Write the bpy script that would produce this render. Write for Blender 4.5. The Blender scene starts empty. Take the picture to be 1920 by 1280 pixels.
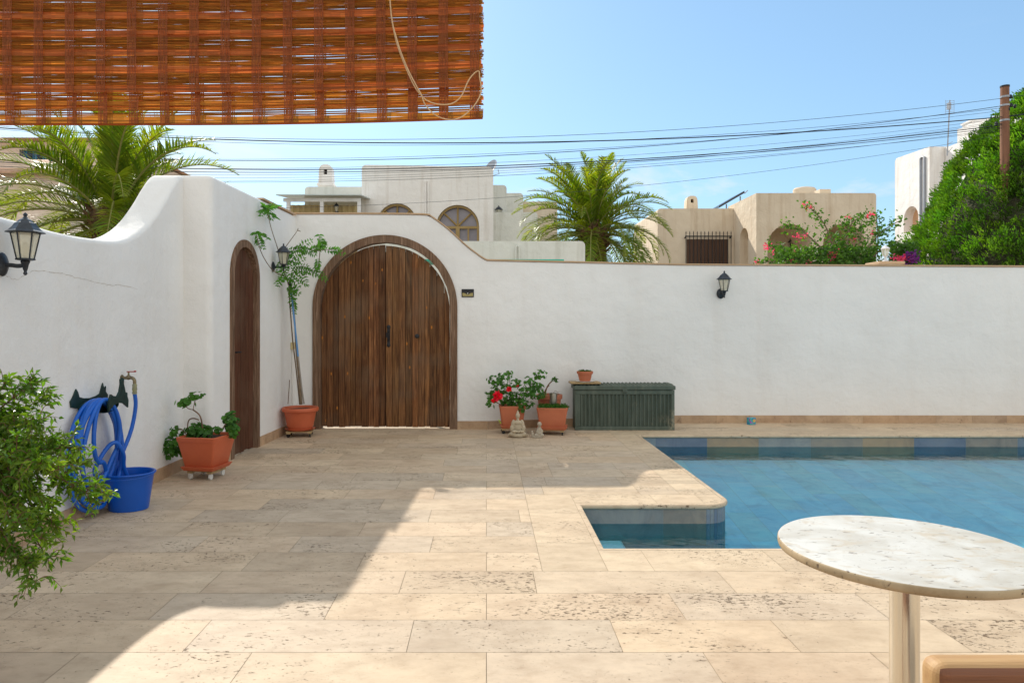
import bpy, bmesh, math, random
from mathutils import Vector, Matrix, geometry, noise as mnoise
R = random.Random(7)
PI = math.pi
sc = bpy.context.scene
COL = sc.collection
CH = 1.5; F = 1320.0; VX = 912.0; VY = 607.0
def P(px, py, Y):            # a spot seen in the photo, put at its real distance Y
    return Vector(((px-VX)*Y/F, Y, CH-(py-VY)*Y/F))
def PX(px, Y): return (px-VX)*Y/F
def PZ(py, Y): return CH-(py-VY)*Y/F
def U(a, b): return R.uniform(a, b)

# ---------------------------------------------------------------- objects
def tag(o, label=None, cat=None, group=None, kind=None):
    if label: o['label'] = label
    if cat: o['category'] = cat
    if group: o['group'] = group
    if kind: o['kind'] = kind
    return o
def empty(name, loc, rz=0):
    o = bpy.data.objects.new(name, None); COL.objects.link(o)
    o.location = loc; o.rotation_euler = (0, 0, rz); o.empty_display_size = .1
    return o
def wloc(o):
    p = Vector((0, 0, 0))
    while o: p += Vector(o.location); o = o.parent
    return p
def copy_tree(o, parent=None):
    c = o.copy(); COL.objects.link(c); c.parent = parent
    for ch in [x for x in COL.objects if x.parent == o]: copy_tree(ch, c)
    return c
class MB:
    def __init__(s): s.v = []; s.f = []; s.m = []; s.c = []
    def add(s, vs, fs, m=0, c=(1, 1, 1)):
        n = len(s.v); s.v += [tuple(v) for v in vs]
        for f in fs: s.f.append(tuple(i+n for i in f)); s.m.append(m); s.c.append(c)
    def box(s, a, b, m=0, c=(1, 1, 1), M=None):
        x0, y0, z0 = a; x1, y1, z1 = b
        vs = [Vector(p) for p in ((x0,y0,z0),(x1,y0,z0),(x1,y1,z0),(x0,y1,z0),(x0,y0,z1),(x1,y0,z1),(x1,y1,z1),(x0,y1,z1))]
        if M: vs = [M @ v for v in vs]
        s.add(vs, ((3,2,1,0),(4,5,6,7),(0,1,5,4),(1,2,6,5),(2,3,7,6),(3,0,4,7)), m, c)
    def frustum(s, w0, d0, w1, d1, z0, z1, m=0, c=(1,1,1), M=None):
        vs = [Vector(p) for p in ((-w0,-d0,z0),(w0,-d0,z0),(w0,d0,z0),(-w0,d0,z0),(-w1,-d1,z1),(w1,-d1,z1),(w1,d1,z1),(-w1,d1,z1))]
        if M: vs = [M @ v for v in vs]
        s.add(vs, ((3,2,1,0),(4,5,6,7),(0,1,5,4),(1,2,6,5),(2,3,7,6),(3,0,4,7)), m, c)
    def tube(s, pts, r, n=8, m=0, c=(1,1,1), cap=True):
        pts = [Vector(p) for p in pts]; k = len(pts)
        rs = r if isinstance(r, (list, tuple)) else [r]*k
        vs = []; ref = None
        for i, p in enumerate(pts):
            d = (pts[min(i+1, k-1)]-pts[max(i-1, 0)])
            if d.length < 1e-9: d = Vector((0, 0, 1))
            d.normalize()
            if ref is None:
                ref = Vector((0, 0, 1)) if abs(d.z) < .9 else Vector((1, 0, 0))
            a = (ref - d*ref.dot(d))
            if a.length < 1e-6: a = d.orthogonal()
            a.normalize(); b = d.cross(a); ref = a
            for j in range(n):
                t = 2*PI*j/n
                vs.append(p + (a*math.cos(t)+b*math.sin(t))*rs[i])
        fs = []
        for i in range(k-1):
            for j in range(n):
                fs.append((i*n+j, i*n+(j+1) % n, (i+1)*n+(j+1) % n, (i+1)*n+j))
        if cap and n > 2:
            fs.append(tuple(reversed(range(n)))); fs.append(tuple(range((k-1)*n, k*n)))
        s.add(vs, fs, m, c)
    def lathe(s, prof, n=32, cen=(0,0,0), m=0, c=(1,1,1), sx=1, sy=1, cap=True, ph=0, M=None):
        vs = []
        for r, z in prof:
            for j in range(n):
                t = 2*PI*j/n+ph
                v = Vector((cen[0]+r*sx*math.cos(t), cen[1]+r*sy*math.sin(t), cen[2]+z))
                vs.append(M @ v if M else v)
        fs = []
        for i in range(len(prof)-1):
            for j in range(n):
                fs.append((i*n+j, i*n+(j+1) % n, (i+1)*n+(j+1) % n, (i+1)*n+j))
        if cap:
            fs.append(tuple(reversed(range(n)))); k = len(prof); fs.append(tuple(range((k-1)*n, k*n)))
        s.add(vs, fs, m, c)
    def ball(s, cen, r, n=12, m=0, c=(1,1,1), M=None):
        rx, ry, rz = r if isinstance(r, (list, tuple)) else (r, r, r)
        k = max(5, n//2+1); vs = []
        for i in range(k+1):
            a = PI*i/k - PI/2
            for j in range(n):
                t = 2*PI*j/n
                v = Vector((rx*math.cos(a)*math.cos(t), ry*math.cos(a)*math.sin(t), rz*math.sin(a)))
                if M: v = M @ v
                vs.append(v+Vector(cen))
        fs = [(i*n+j, i*n+(j+1) % n, (i+1)*n+(j+1) % n, (i+1)*n+j) for i in range(k) for j in range(n)]
        s.add(vs, fs, m, c)
    def leaf(s, p, d, l, w, m=0, c=(1,1,1), up=None, fold=.25, droop=.0):
        d = d.normalized(); u = up if up is not None else Vector((U(-1,1), U(-1,1), U(-.2,1)))
        sd = d.cross(u)
        if sd.length < 1e-5: sd = d.orthogonal()
        sd.normalize(); nn = sd.cross(d)
        a = p + d*l*.45 + sd*w*.5 + nn*w*fold; b = p + d*l*.45 - sd*w*.5 + nn*w*fold
        mid = p + d*l*.5; e = p + d*l - nn*droop*l
        s.add([p, a, e, b, mid], ((0, 4, 1), (1, 4, 2), (0, 3, 4), (3, 2, 4)), m, c)
    def quad(s, a, b, c_, d, m=0, c=(1,1,1)): s.add([a, b, c_, d], ((0,1,2,3),), m, c)
    def build(s, name, mats, parent=None, smooth=None, world=True, bevel=0, remesh=0, wide=2):
        me = bpy.data.meshes.new(name)
        off = wloc(parent) if (parent and world) else Vector((0, 0, 0))
        me.from_pydata([(v[0]-off.x, v[1]-off.y, v[2]-off.z) for v in s.v], [], s.f)
        if not isinstance(mats, (list, tuple)): mats = [mats]
        for mm in mats: me.materials.append(mm)
        me.polygons.foreach_set('material_index', s.m)
        at = me.color_attributes.new('tint', 'FLOAT_COLOR', 'CORNER')
        data = []
        for f, c in zip(s.f, s.c): data += [c[0], c[1], c[2], 1.0]*len(f)
        at.data.foreach_set('color', data)
        if name in ('terrace', 'skirting', 'gate_leaf', 'door_leaf'):     # every slab and plank is cut from its own piece of stone or wood
            a2 = me.color_attributes.new('piece', 'FLOAT_COLOR', 'CORNER'); d2 = []; rr = random.Random(3); last = None
            for f, c in zip(s.f, s.c):
                if c != last: q = (rr.random(), rr.random(), rr.random()); last = c
                d2 += [q[0], q[1], q[2], 1.0]*len(f)
            a2.data.foreach_set('color', d2)
        if smooth is not None:
            me.shade_smooth(); me.set_sharp_from_angle(angle=math.radians(smooth))
        me.update()
        o = bpy.data.objects.new(name, me); COL.objects.link(o)
        if parent: o.parent = parent
        if remesh:
            q = o.modifiers.new('r', 'REMESH'); q.mode = 'VOXEL'; q.voxel_size = remesh; q.use_smooth_shade = True
        if bevel:
            q = o.modifiers.new('b', 'BEVEL'); q.width = bevel; q.segments = wide; q.limit_method = 'ANGLE'; q.angle_limit = math.radians(50)
            q.harden_normals = False
        return o
def arc(cx, cz, r, a0, a1, n, rz=None):
    rz = rz or r
    return [(cx+r*math.cos(a0+(a1-a0)*i/n), cz+rz*math.sin(a0+(a1-a0)*i/n)) for i in range(n+1)]
def spline(pts, n=8):
    pts = [Vector(p) for p in pts]; out = []
    for i in range(len(pts)-1):
        p0 = pts[max(i-1, 0)]; p1 = pts[i]; p2 = pts[i+1]; p3 = pts[min(i+2, len(pts)-1)]
        for k in range(n):
            t = k/n
            out.append(.5*((2*p1)+(p2-p0)*t+(2*p0-5*p1+4*p2-p3)*t*t+(3*p1-p0-3*p2+p3)*t**3))
    out.append(pts[-1]); return out

# ---------------------------------------------------------------- materials
class NT:
    def __init__(s, name):
        s.mat = bpy.data.materials.new(name); s.mat.use_nodes = True; s.t = s.mat.node_tree
        s.t.nodes.clear(); s.out = s.n('ShaderNodeOutputMaterial')
    def n(s, typ, **k):
        nd = s.t.nodes.new(typ)
        for a, b in k.items(): setattr(nd, a, b)
        return nd
    def set(s, sock, v):
        if isinstance(v, bpy.types.NodeSocket): s.t.links.new(v, sock)
        else:
            if sock.type == 'RGBA' and len(v) == 3: v = (*v, 1)
            sock.default_value = v
    def coord(s, sc_=(1,1,1), which='Object', rot=(0,0,0)):
        c = s.n('ShaderNodeTexCoord'); m = s.n('ShaderNodeMapping')
        s.t.links.new(c.outputs[which], m.inputs[0]); m.inputs['Scale'].default_value = sc_; m.inputs['Rotation'].default_value = rot
        return m.outputs[0]
    def noise(s, scale, detail=4, vec=None, rough=.55, dist=0):
        q = s.n('ShaderNodeTexNoise'); q.inputs['Scale'].default_value = scale; q.inputs['Detail'].default_value = detail
        q.inputs['Roughness'].default_value = rough; q.inputs['Distortion'].default_value = dist
        s.t.links.new(vec or s.coord(), q.inputs['Vector']); return q.outputs['Fac']
    def voro(s, scale, vec=None, feat='F1', out='Distance'):
        q = s.n('ShaderNodeTexVoronoi', feature=feat); q.inputs['Scale'].default_value = scale
        s.t.links.new(vec or s.coord(), q.inputs['Vector']); return q.outputs[out]
    def ramp(s, fac, stops, interp='LINEAR'):
        q = s.n('ShaderNodeValToRGB'); q.color_ramp.interpolation = interp
        e = q.color_ramp.elements
        while len(e) < len(stops): e.new(.5)
        for i, (p, c) in enumerate(stops):
            e[i].position = p
            if not isinstance(c, (tuple, list)): c = (c, c, c)
            e[i].color = (*c[:3], 1)
        s.set(q.inputs[0], fac); return q.outputs[0]
    def mix(s, a, b, fac=.5, mode='MIX'):
        q = s.n('ShaderNodeMix', data_type='RGBA', blend_type=mode)
        s.set(q.inputs[0], fac); s.set(q.inputs[6], a); s.set(q.inputs[7], b); return q.outputs[2]
    def math(s, op, a, b=0.0, clamp=False):
        q = s.n('ShaderNodeMath', operation=op, use_clamp=clamp); s.set(q.inputs[0], a); s.set(q.inputs[1], b); return q.outputs[0]
    def tint(s):
        q = s.n('ShaderNodeVertexColor'); q.layer_name = 'tint'; return q.outputs[0]
    def piece(s, vec, k=9.0):
        q = s.n('ShaderNodeVertexColor'); q.layer_name = 'piece'; m = s.n('ShaderNodeVectorMath', operation='SCALE'); m.inputs['Scale'].default_value = k
        s.t.links.new(q.outputs[0], m.inputs[0]); a = s.n('ShaderNodeVectorMath', operation='ADD'); s.t.links.new(m.outputs[0], a.inputs[0]); s.t.links.new(vec, a.inputs[1])
        sp = s.n('ShaderNodeSeparateColor'); s.t.links.new(q.outputs[0], sp.inputs[0]); return a.outputs[0], sp.outputs[0]
    def bump(s, h, dist=.01, strength=1.0):
        q = s.n('ShaderNodeBump'); q.inputs['Strength'].default_value = strength; q.inputs['Distance'].default_value = dist
        s.set(q.inputs['Height'], h); return q.outputs[0]
    def bsdf(s, col, rough=.6, nrm=None, metal=0, spec=.5, coat=0, trans=0, ior=1.45):
        q = s.n('ShaderNodeBsdfPrincipled'); s.set(q.inputs['Base Color'], col); s.set(q.inputs['Roughness'], rough)
        q.inputs['Metallic'].default_value = metal; q.inputs['Specular IOR Level'].default_value = spec
        q.inputs['Coat Weight'].default_value = coat; q.inputs['Transmission Weight'].default_value = trans; q.inputs['IOR'].default_value = ior
        if nrm: s.t.links.new(nrm, q.inputs['Normal'])
        return q.outputs[0]
    def done(s, sh): s.t.links.new(sh, s.out.inputs[0]); return s.mat

def simple(name, a, b=None, rough=.6, scale=6, bump=0, bscale=60, metal=0, spec=.5, stretch=(1,1,1), use_tint=False, coat=0, detail=5):
    t = NT(name); b = b or tuple(x*.8 for x in a)
    f = t.noise(scale, detail, t.coord(stretch))
    col = t.ramp(f, [(.3, a), (.7, b)])
    if use_tint: col = t.mix(col, t.tint(), 1.0, 'MULTIPLY')
    nr = t.bump(t.noise(bscale, 4, t.coord(stretch)), bump) if bump else None
    return t.done(t.bsdf(col, rough, nr, metal, spec, coat))
def leafmat(name, a, b, rough=.45, trans=.4, scale=3, tcol=None):
    t = NT(name)
    col = t.mix(t.ramp(t.noise(scale, 3), [(.35, a), (.65, b)]), t.tint(), 1.0, 'MULTIPLY')
    p = t.bsdf(col, rough, None, 0, .4)
    q = t.n('ShaderNodeBsdfTranslucent'); tc = t.mix(col, tcol or (.9, 1.0, .25), 1.0, 'MULTIPLY')
    tc2 = t.mix(tc, (2, 2, 2), 1.0, 'MULTIPLY'); t.set(q.inputs[0], tc2)
    m = t.n('ShaderNodeMixShader'); m.inputs[0].default_value = trans
    t.t.links.new(p, m.inputs[1]); t.t.links.new(q.outputs[0], m.inputs[2])
    return t.done(m.outputs[0])

def stucco(name, a, b, stain=(.5, .42, .32), amt=.25, bmp=.004, streak=True):
    t = NT(name)
    big = t.noise(.9, 5); col = t.ramp(big, [(.3, a), (.7, b)])
    if streak:
        s1 = t.noise(3.0, 5, t.coord((1.5, 1.5, .12))); m1 = t.ramp(s1, [(.52, 0), (.8, 1)])
        col = t.mix(col, stain, t.math('MULTIPLY', m1, amt))
    s2 = t.noise(14, 6); m2 = t.ramp(s2, [(.66, 0), (.78, 1)]); col = t.mix(col, stain, t.math('MULTIPLY', m2, amt*.35))
    h = t.math('ADD', t.math('MULTIPLY', t.noise(3.5, 3), 2.5), t.math('MULTIPLY', t.noise(60, 3), .35))
    return t.done(t.bsdf(col, .9, t.bump(h, bmp), 0, .2))
M_white = stucco('white_stucco', (.84, .83, .81), (.77, .755, .73), (.6, .52, .44), .14, .009)
M_beige = stucco('beige_stucco', (.74, .63, .49), (.65, .54, .41), (.42, .28, .16), .6, .012)
M_hwhite = stucco('house_white', (.86, .83, .80), (.80, .77, .74), (.45, .36, .27), .5, .012)
M_cream = stucco('cream_wall', (.76, .75, .69), (.68, .68, .62), (.38, .36, .28), .6, .012)
M_pink = stucco('pink_render', (.80, .66, .55), (.74, .6, .5), (.5, .36, .27), .3, .01)
M_niche = simple('orange_lit_niche', (.72, .45, .27), (.62, .38, .22), .9)  # orange light in the arched niche, put into its back panel colour
M_coping = simple('coping_stone', (.56, .38, .24), (.5, .34, .2), .8, 5, .003)

def travertine(name, base, dark, pit=(.15, .085, .04), rough=.6, pits=1.0, use_tint=True):
    t = NT(name)
    st, pr = t.piece(t.coord((1, 1.6, 1))); cl = t.noise(1.3, 3, st); pv = t.piece(t.coord((1, 1.8, 1)))[0]; pw = t.piece(t.coord((1, 1.7, 1)))[0]
    v = t.noise(4.5, 7, st, .6, .3); col = t.ramp(v, [(.3, dark), (.5, base), (.72, tuple(min(1, x*1.12) for x in base))])
    patch = t.ramp(t.noise(1.1, 4), [(.42, (1, 1, 1)), (.75, (.84, .81, .80))]); col = t.mix(col, patch, 1, 'MULTIPLY'); mt = t.ramp(t.noise(9, 8, t.coord((1, 1.6, 1)), .7), [(.30, (.88, .85, .82)), (.5, (1, 1, 1)), (.7, (1.05, 1.04, 1.03))]); col = t.mix(col, mt, 1, 'MULTIPLY')
    if use_tint: col = t.mix(col, t.tint(), 1.0, 'MULTIPLY')
    p1 = t.noise(30, 7, pv, .74, .3)
    thr = t.math('ADD', t.math('ADD', t.math('MULTIPLY', cl, -.36), .780), t.math('MULTIPLY', pr, .045))
    m = t.math('MULTIPLY', t.math('SUBTRACT', p1, thr), 22*pits, True)
    p2 = t.noise(75, 3, pw); m2 = t.math('MULTIPLY', t.math('SUBTRACT', p2, .655), 10, True)
    m2 = t.math('MULTIPLY', m2, t.math('MULTIPLY', t.ramp(t.noise(2.3, 2, pw), [(.42, 0), (.62, 1)]), .75))
    mm = t.math('MAXIMUM', m, m2)
    soft = t.math('MULTIPLY', t.math('SUBTRACT', p1, t.math('SUBTRACT', thr, .07)), 5, True)
    col = t.mix(col, tuple(x*.68 for x in base), t.math('MULTIPLY', soft, .55))
    col = t.mix(col, pit, t.math('MULTIPLY', mm, .85))
    h = t.math('SUBTRACT', t.math('MULTIPLY', v, .12), mm)
    return t.done(t.bsdf(col, rough, t.bump(h, .003), 0, .35))
M_trav = travertine('travertine', (.58, .46, .325), (.50, .385, .265))
M_skirt = travertine('skirting_stone', (.52, .37, .24), (.40, .27, .17), pits=.7)
M_grout = simple('grout', (.42, .32, .22), (.26, .19, .12), .9, 8)
M_marble = None
def marble():
    t = NT('pale_stone_top')
    col = t.ramp(t.noise(5, 8, None, .6, .5), [(.3, (.48, .44, .37)), (.6, (.64, .62, .57))])
    st = t.math('MULTIPLY', t.math('SUBTRACT', t.noise(9, 6, t.coord((1, 1.6, 1)), .65, .8), .53), 8, True)
    col = t.mix(col, (.50, .40, .27), t.math('MULTIPLY', st, .6))
    st2 = t.math('MULTIPLY', t.math('SUBTRACT', t.noise(30, 3, t.coord((1, 1.8, 1)), .55, .6), .62), 14, True)
    col = t.mix(col, (.2, .15, .11), t.math('MULTIPLY', st2, .8))
    return t.done(t.bsdf(col, .42, t.bump(t.noise(40, 3), .0006), 0, .4))
M_marble = marble()

def wood(name, a, b, c_, knots=True, rough=.75, sx=22, knotcol=(.50, .18, .03), fade=True):
    t = NT(name)
    vec = t.piece(t.coord((sx, sx, 1.1)), 6)[0]; g = t.noise(1.6, 8, vec, .65, 1.2)
    col = t.ramp(g, [(.28, a), (.5, b), (.72, c_)])
    col = t.mix(col, t.tint(), 1.0, 'MULTIPLY')
    gr = t.ramp(t.noise(5, 4, t.piece(t.coord((sx*2, sx*2, .6)), 5)[0]), [(.50, (1, 1, 1)), (.66, (.38, .34, .32))]); col = t.mix(col, gr, .85, 'MULTIPLY')
    if fade:
        big = t.ramp(t.noise(1.3, 3), [(.45, 0), (.75, 1)]); col = t.mix(col, (.19, .135, .09), t.math('MULTIPLY', big, .6))
    if knots:
        v = t.voro(5.2, t.coord((1.35, .01, .62))); k = t.ramp(v, [(.05, 1), (.10, 0)])
        msk = t.math('GREATER_THAN', t.noise(2.2, 1), .40)
        col = t.mix(col, knotcol, t.math('MULTIPLY', k, msk))
    return t.done(t.bsdf(col, rough, t.bump(g, .004), 0, .25))
M_gate = wood('weathered_gate_wood', (.045, .020, .010), (.17, .072, .028), (.34, .165, .065))
M_frame = wood('weathered_frame_wood', (.07, .036, .02), (.20, .115, .07), (.42, .28, .19), False)
M_door = wood('brown_door_wood', (.07, .027, .015), (.115, .045, .025), (.15, .065, .035), False)
M_iron = simple('black_iron', (.014, .015, .018), (.03, .03, .033), .5, 20, .001, 90, .3)
M_lantern = simple('dark_lantern_metal', (.02, .025, .032), (.05, .058, .07), .42, 15, .0005, 90, .4)
M_terra = simple('terracotta_plastic', (.56, .125, .05), (.50, .105, .042), .5, 5, .0006, 90)
M_terra2 = simple('terracotta_faded', (.52, .16, .075), (.44, .125, .06), .65, 4, .0008, 90)
M_soil = simple('potting_soil', (.06, .035, .02), (.03, .018, .011), .95, 30, .004, 90)
M_blue = simple('blue_bucket_plastic', (.006, .10, .50), (.006, .085, .43), .33, 4, .0003, 60)
M_hose = simple('blue_hose_rubber', (.008, .12, .56), (.006, .10, .47), .4, 5)
M_hanger = simple('dark_green_cast_iron', (.012, .045, .04), (.008, .028, .026), .5, 20, .001, 60, .2)
M_brass = simple('worn_brass', (.30, .24, .13), (.18, .15, .1), .4, 18, 0, 60, .8)
M_red = simple('red_handle', (.35, .02, .02), (.28, .02, .02), .4)
M_steel = simple('brushed_steel', (.78, .74, .66), (.66, .62, .55), .22, 3, 0, 60, 1.0, stretch=(6, 6, .3))
M_chest = None
def chestmat():
    t = NT('weathered_green_plastic')
    col = t.ramp(t.noise(5, 6, t.coord((2.5, 1, .5))), [(.3, (.07, .09, .07)), (.55, (.095, .12, .095)), (.75, (.13, .15, .12))])
    w = t.ramp(t.noise(2.2, 4, t.coord((1, 1, .8))), [(.56, 0), (.66, 1)]); fine = t.ramp(t.noise(30, 4, t.coord((2, 1, .8))), [(.4, 0), (.6, 1)])
    col = t.mix(col, (.36, .31, .22), t.math('MULTIPLY', t.math('MULTIPLY', w, fine), .7))
    return t.done(t.bsdf(col, .6, t.bump(t.noise(60, 3), .001), 0, .3))
M_chest = chestmat()
M_statue = simple('sand_stone_statue', (.50, .42, .30), (.40, .33, .23), .9, 14, .003, 90)
M_statue2 = simple('grey_stone_statue', (.48, .42, .33), (.34, .29, .22), .9, 16, .003, 90)
M_cream_pl = simple('cream_plastic', (.62, .52, .28), (.58, .48, .25), .5)
M_whitepl = simple('white_plastic', (.75, .73, .68), None, .5)
M_board = simple('light_wood_board', (.42, .30, .15), (.34, .23, .11), .7, 4, .001, 40, stretch=(1, 8, 8))
M_rubber = simple('black_rubber', (.012, .012, .013), None, .6)
M_bark = simple('grey_brown_bark', (.26, .19, .12), (.14, .10, .065), .9, 20, .003, 60)
M_twig = simple('brown_twig', (.20, .11, .06), (.12, .065, .035), .8, 20)
M_cord = simple('cream_cord', (.66, .47, .28), (.56, .38, .22), .8, 60)
M_wire = simple('cable_rubber', (.02, .025, .035), None, .6)
M_pole = simple('utility_pole_wood', (.30, .14, .08), (.16, .075, .045), .85, 3, .004, 40, stretch=(5, 5, .6))
M_teak = simple('teak_chair_wood', (.24, .085, .03), (.12, .038, .015), .45, 3, .0008, 30, stretch=(.9, 30, 30), coat=.15)
M_palmtrunk = simple('palm_trunk_bark', (.22, .12, .06), (.09, .05, .025), .9, 12, .01, 40)
M_rachis = simple('palm_rachis', (.30, .27, .08), (.20, .22, .06), .5)
M_ochre = simple('ochre_window_wood', (.38, .26, .10), (.30, .20, .07), .6)
M_shutter = simple('brown_shutter', (.12, .06, .035), (.07, .035, .02), .7, 3, .002, 40, stretch=(12, 12, .6))
M_curtain = simple('beige_curtain', (.50, .40, .20), (.44, .34, .17), .85, 3, .004, 12, stretch=(8, 8, .4))
M_roofsheet = simple('translucent_roof_sheet', (.45, .52, .53), (.55, .6, .6), .35, 4)
M_whitepaint = simple('white_painted_metal', (.8, .8, .8), None, .4)
M_grey = simple('dish_grey', (.36, .38, .42), (.30, .32, .36), .4)
M_pane = simple('curtained_glass', (.30, .27, .30), (.22, .2, .24), .12, 3, 0, 10, spec=.7)
M_dark = simple('dark_interior', (.035, .028, .022), (.05, .04, .03), .9)
M_tile = simple('clay_roof_tiles', (.62, .40, .28), (.48, .29, .2), .85, 9, .01, 25)
M_winblue = simple('blue_glass', (.03, .28, .55), (.05, .36, .62), .1, 3)
M_turq = simple('turquoise_sheet', (.06, .42, .30), (.05, .36, .26), .5)
M_earth = simple('dry_ground', (.34, .27, .19), (.24, .19, .13), .95, 1.2, .02, 14)
M_lglass = None
def lglass():
    t = NT('frosted_lantern_glass')
    p = t.bsdf((.86, .82, .66), .12, None, 0, .5)
    q = t.n('ShaderNodeBsdfTransparent'); q.inputs[0].default_value = (.93, .92, .86, 1)
    m = t.n('ShaderNodeMixShader'); m.inputs[0].default_value = .55
    t.t.links.new(p, m.inputs[1]); t.t.links.new(q.outputs[0], m.inputs[2]); return t.done(m.outputs[0])
M_lglass = lglass()
L_shrub = leafmat('shrub_leaf', (.06, .15, .014), (.15, .25, .03), .3, .4, 4)
L_ger = leafmat('geranium_leaf', (.04, .13, .018), (.07, .19, .025), .5, .35, 6)
L_sap = leafmat('sapling_leaf', (.05, .16, .02), (.09, .23, .03), .45, .4, 5)
L_palm = leafmat('palm_leaf', (.085, .17, .02), (.175, .25, .035), .38, .45, 2, (1.25, 1.05, .2))
L_con = leafmat('conifer_leaf', (.06, .15, .012), (.12, .26, .02), .6, .3, 1.5)
L_boug = leafmat('bougainvillea_leaf', (.06, .15, .03), (.10, .22, .04), .5, .4, 3)
M_flower = leafmat('red_petal', (.80, .015, .03), (.7, .01, .05), .5, .3, 5, (1, .5, .5))
M_pinkfl = leafmat('pink_bract', (.70, .05, .20), (.62, .10, .18), .5, .4, 3, (1, .4, .5))
M_purple = leafmat('purple_petal', (.10, .02, .16), (.2, .03, .2), .5, .3, 3, (1, .5, 1))

# slate pool tile
def slate():
    t = NT('slate_pool_tile')
    col = t.ramp(t.noise(3.2, 8, t.coord((1, 1, 1)), .65, 1.0), [(.3, (.7, .74, .8)), (.5, (1, 1, 1)), (.72, (1.2, 1.14, 1.05))])
    col = t.mix(t.tint(), col, 1.0, 'MULTIPLY')
    rust = t.ramp(t.noise(1.7, 5), [(.6, 0), (.72, 1)]); col = t.mix(col, (.34, .24, .15), t.math('MULTIPLY', rust, .3))
    return t.done(t.bsdf(col, .5, t.bump(t.noise(18, 6), .002), 0, .4))
M_slate = slate()
M_pgrout = simple('pool_grout', (.42, .44, .42), (.36, .38, .37), .8)
def water():
    t = NT('pool_water')
    h = t.math('ADD', t.noise(2.2, 3, t.coord((1, 1, 1))), t.math('MULTIPLY', t.noise(9, 2), .12))
    nb = t.bump(h, .03, .5)
    r = t.n('ShaderNodeBsdfTransparent'); r.inputs['Color'].default_value = (.45, .86, .97, 1)
    g = t.n('ShaderNodeBsdfGlossy'); g.inputs['Roughness'].default_value = .0
    fr = t.n('ShaderNodeFresnel'); fr.inputs[0].default_value = 1.24
    for x in (g, fr): t.t.links.new(nb, x.inputs['Normal'])
    m = t.n('ShaderNodeMixShader'); t.t.links.new(fr.outputs[0], m.inputs[0]); t.t.links.new(r.outputs[0], m.inputs[1]); t.t.links.new(g.outputs[0], m.inputs[2])
    return t.done(m.outputs[0])
M_water = water()

# ---------------------------------------------------------------- setting: ground, terrace, pool
g = MB(); BX0, BX1, BY0, BY1 = -3.3, 12.2, -4.0, 10.7
for a in ((-160, -160, BX0, 260), (BX1, -160, 220, 260), (BX0, -160, BX1, BY0), (BX0, BY1, BX1, 260)):
    g.quad((a[0], a[1], -.012), (a[2], a[1], -.012), (a[2], a[3], -.012), (a[0], a[3], -.012))
tag(g.build('ground', M_earth), kind='structure')

PXL, PYN, PYP, PXM, PYF, PXR = .77, 4.70, 5.86, 2.05, 9.52, 9.6    # pool outline
RC = .22
def slabs(mb, x0, x1, y0, y1, row, la, lb, along='x', fixed=None, par=0, tint=None, gap=.0013, z=0.0):
    """courses of stone slabs filling a rectangle"""
    if along == 'x': a0, a1, b0, b1 = x0, x1, y0, y1
    else: a0, a1, b0, b1 = y0, y1, x0, x1
    b = b0; k = par
    while b < b1-1e-4:
        be = min(b+row, b1)
        if b1-be < .05: be = b1
        a = a0 if fixed is None or k % 2 else fixed
        cuts = []
        if fixed is not None and a0 < fixed < a1:
            s = fixed if k % 2 == 0 else fixed+U(-.5, -.3)
            q = s
            while q > a0: cuts.append(q); q -= U(la, lb)
            q = s+U(la, lb)
            while q < a1: cuts.append(q); q += U(la, lb)
        else:
            q = a0+U(.25, 1)*la
            while q < a1-.12: cuts.append(q); q += U(la, lb)
        cs = [a0]+sorted(c for c in cuts if a0+.06 < c < a1-.06)+[a1]
        for c0, c1 in zip(cs, cs[1:]):
            t = tint()
            p, q, r, s = (c0+gap, c1-gap, b+gap, be-gap)
            if along == 'x': mb.quad((p, r, z), (q, r, z), (q, s, z), (p, s, z), 0, t)
            else: mb.quad((r, p, z), (s, p, z), (s, q, z), (r, q, z), 0, t)
        b = be; k += 1
def stone_tint():
    k = R.choice([(1, 1, 1), (1.05, 1.03, 1.0), (.96, .96, .98), (.93, .90, .87), (1.0, .96, .93), (.91, .92, .95), (1.04, 1.0, .95), (.99, .98, .97)])
    s = U(.94, 1.04); return tuple(x*s for x in k)
def cop_tint():
    s = U(.98, 1.08); return (s, s*.99, s*.96)
T = MB(); C = MB()
W = .43
slabs(T, -3.3, PXL-W, PYN-W+.005, 10.8, .352, .62, 1.15, fixed=0.0, tint=stone_tint)
slabs(T, -3.3, 12.2, -3.821, PYN-W+.005, .352, .7, 1.2, fixed=0.0, par=1, tint=stone_tint)
slabs(T, PXL-W, PXM-.34, PYP+.34, 10.8, .352, .62, 1.0, tint=stone_tint)
slabs(T, PXM-.34, 12.2, PYF+.34, 10.8, .352, .8, 1.3, tint=stone_tint)
slabs(T, PXR+.34, 12.2, PYN-W+.005, PYF+.34, .352, .8, 1.3, tint=stone_tint)
slabs(T, PXL-W, PXL-.03, PYN-W+.005, PYP+.34, W, .7, .9, along='y', tint=cop_tint)
slabs(T, PXL-.03, PXR+.34, PYN-W+.005, PYN-.03, W, .8, 1.1, tint=cop_tint)
slabs(T, PXR+.03, PXR+.34, PYN-.03, PYF+.34, .35, .8, 1.1, along='y', tint=cop_tint)
slabs(T, PXM-.34, PXR+.03, PYF+.03, PYF+.34, .31, .8, 1.1, tint=cop_tint)
slabs(T, PXL-.03, PXM-RC, PYP+.03, PYP+.34, .31, .8, 1.1, tint=cop_tint)
slabs(T, PXM-.34, PXM-.03, PYP+.34, PYF+.03, .31, .8, 1.1, along='y', tint=cop_tint)
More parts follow.
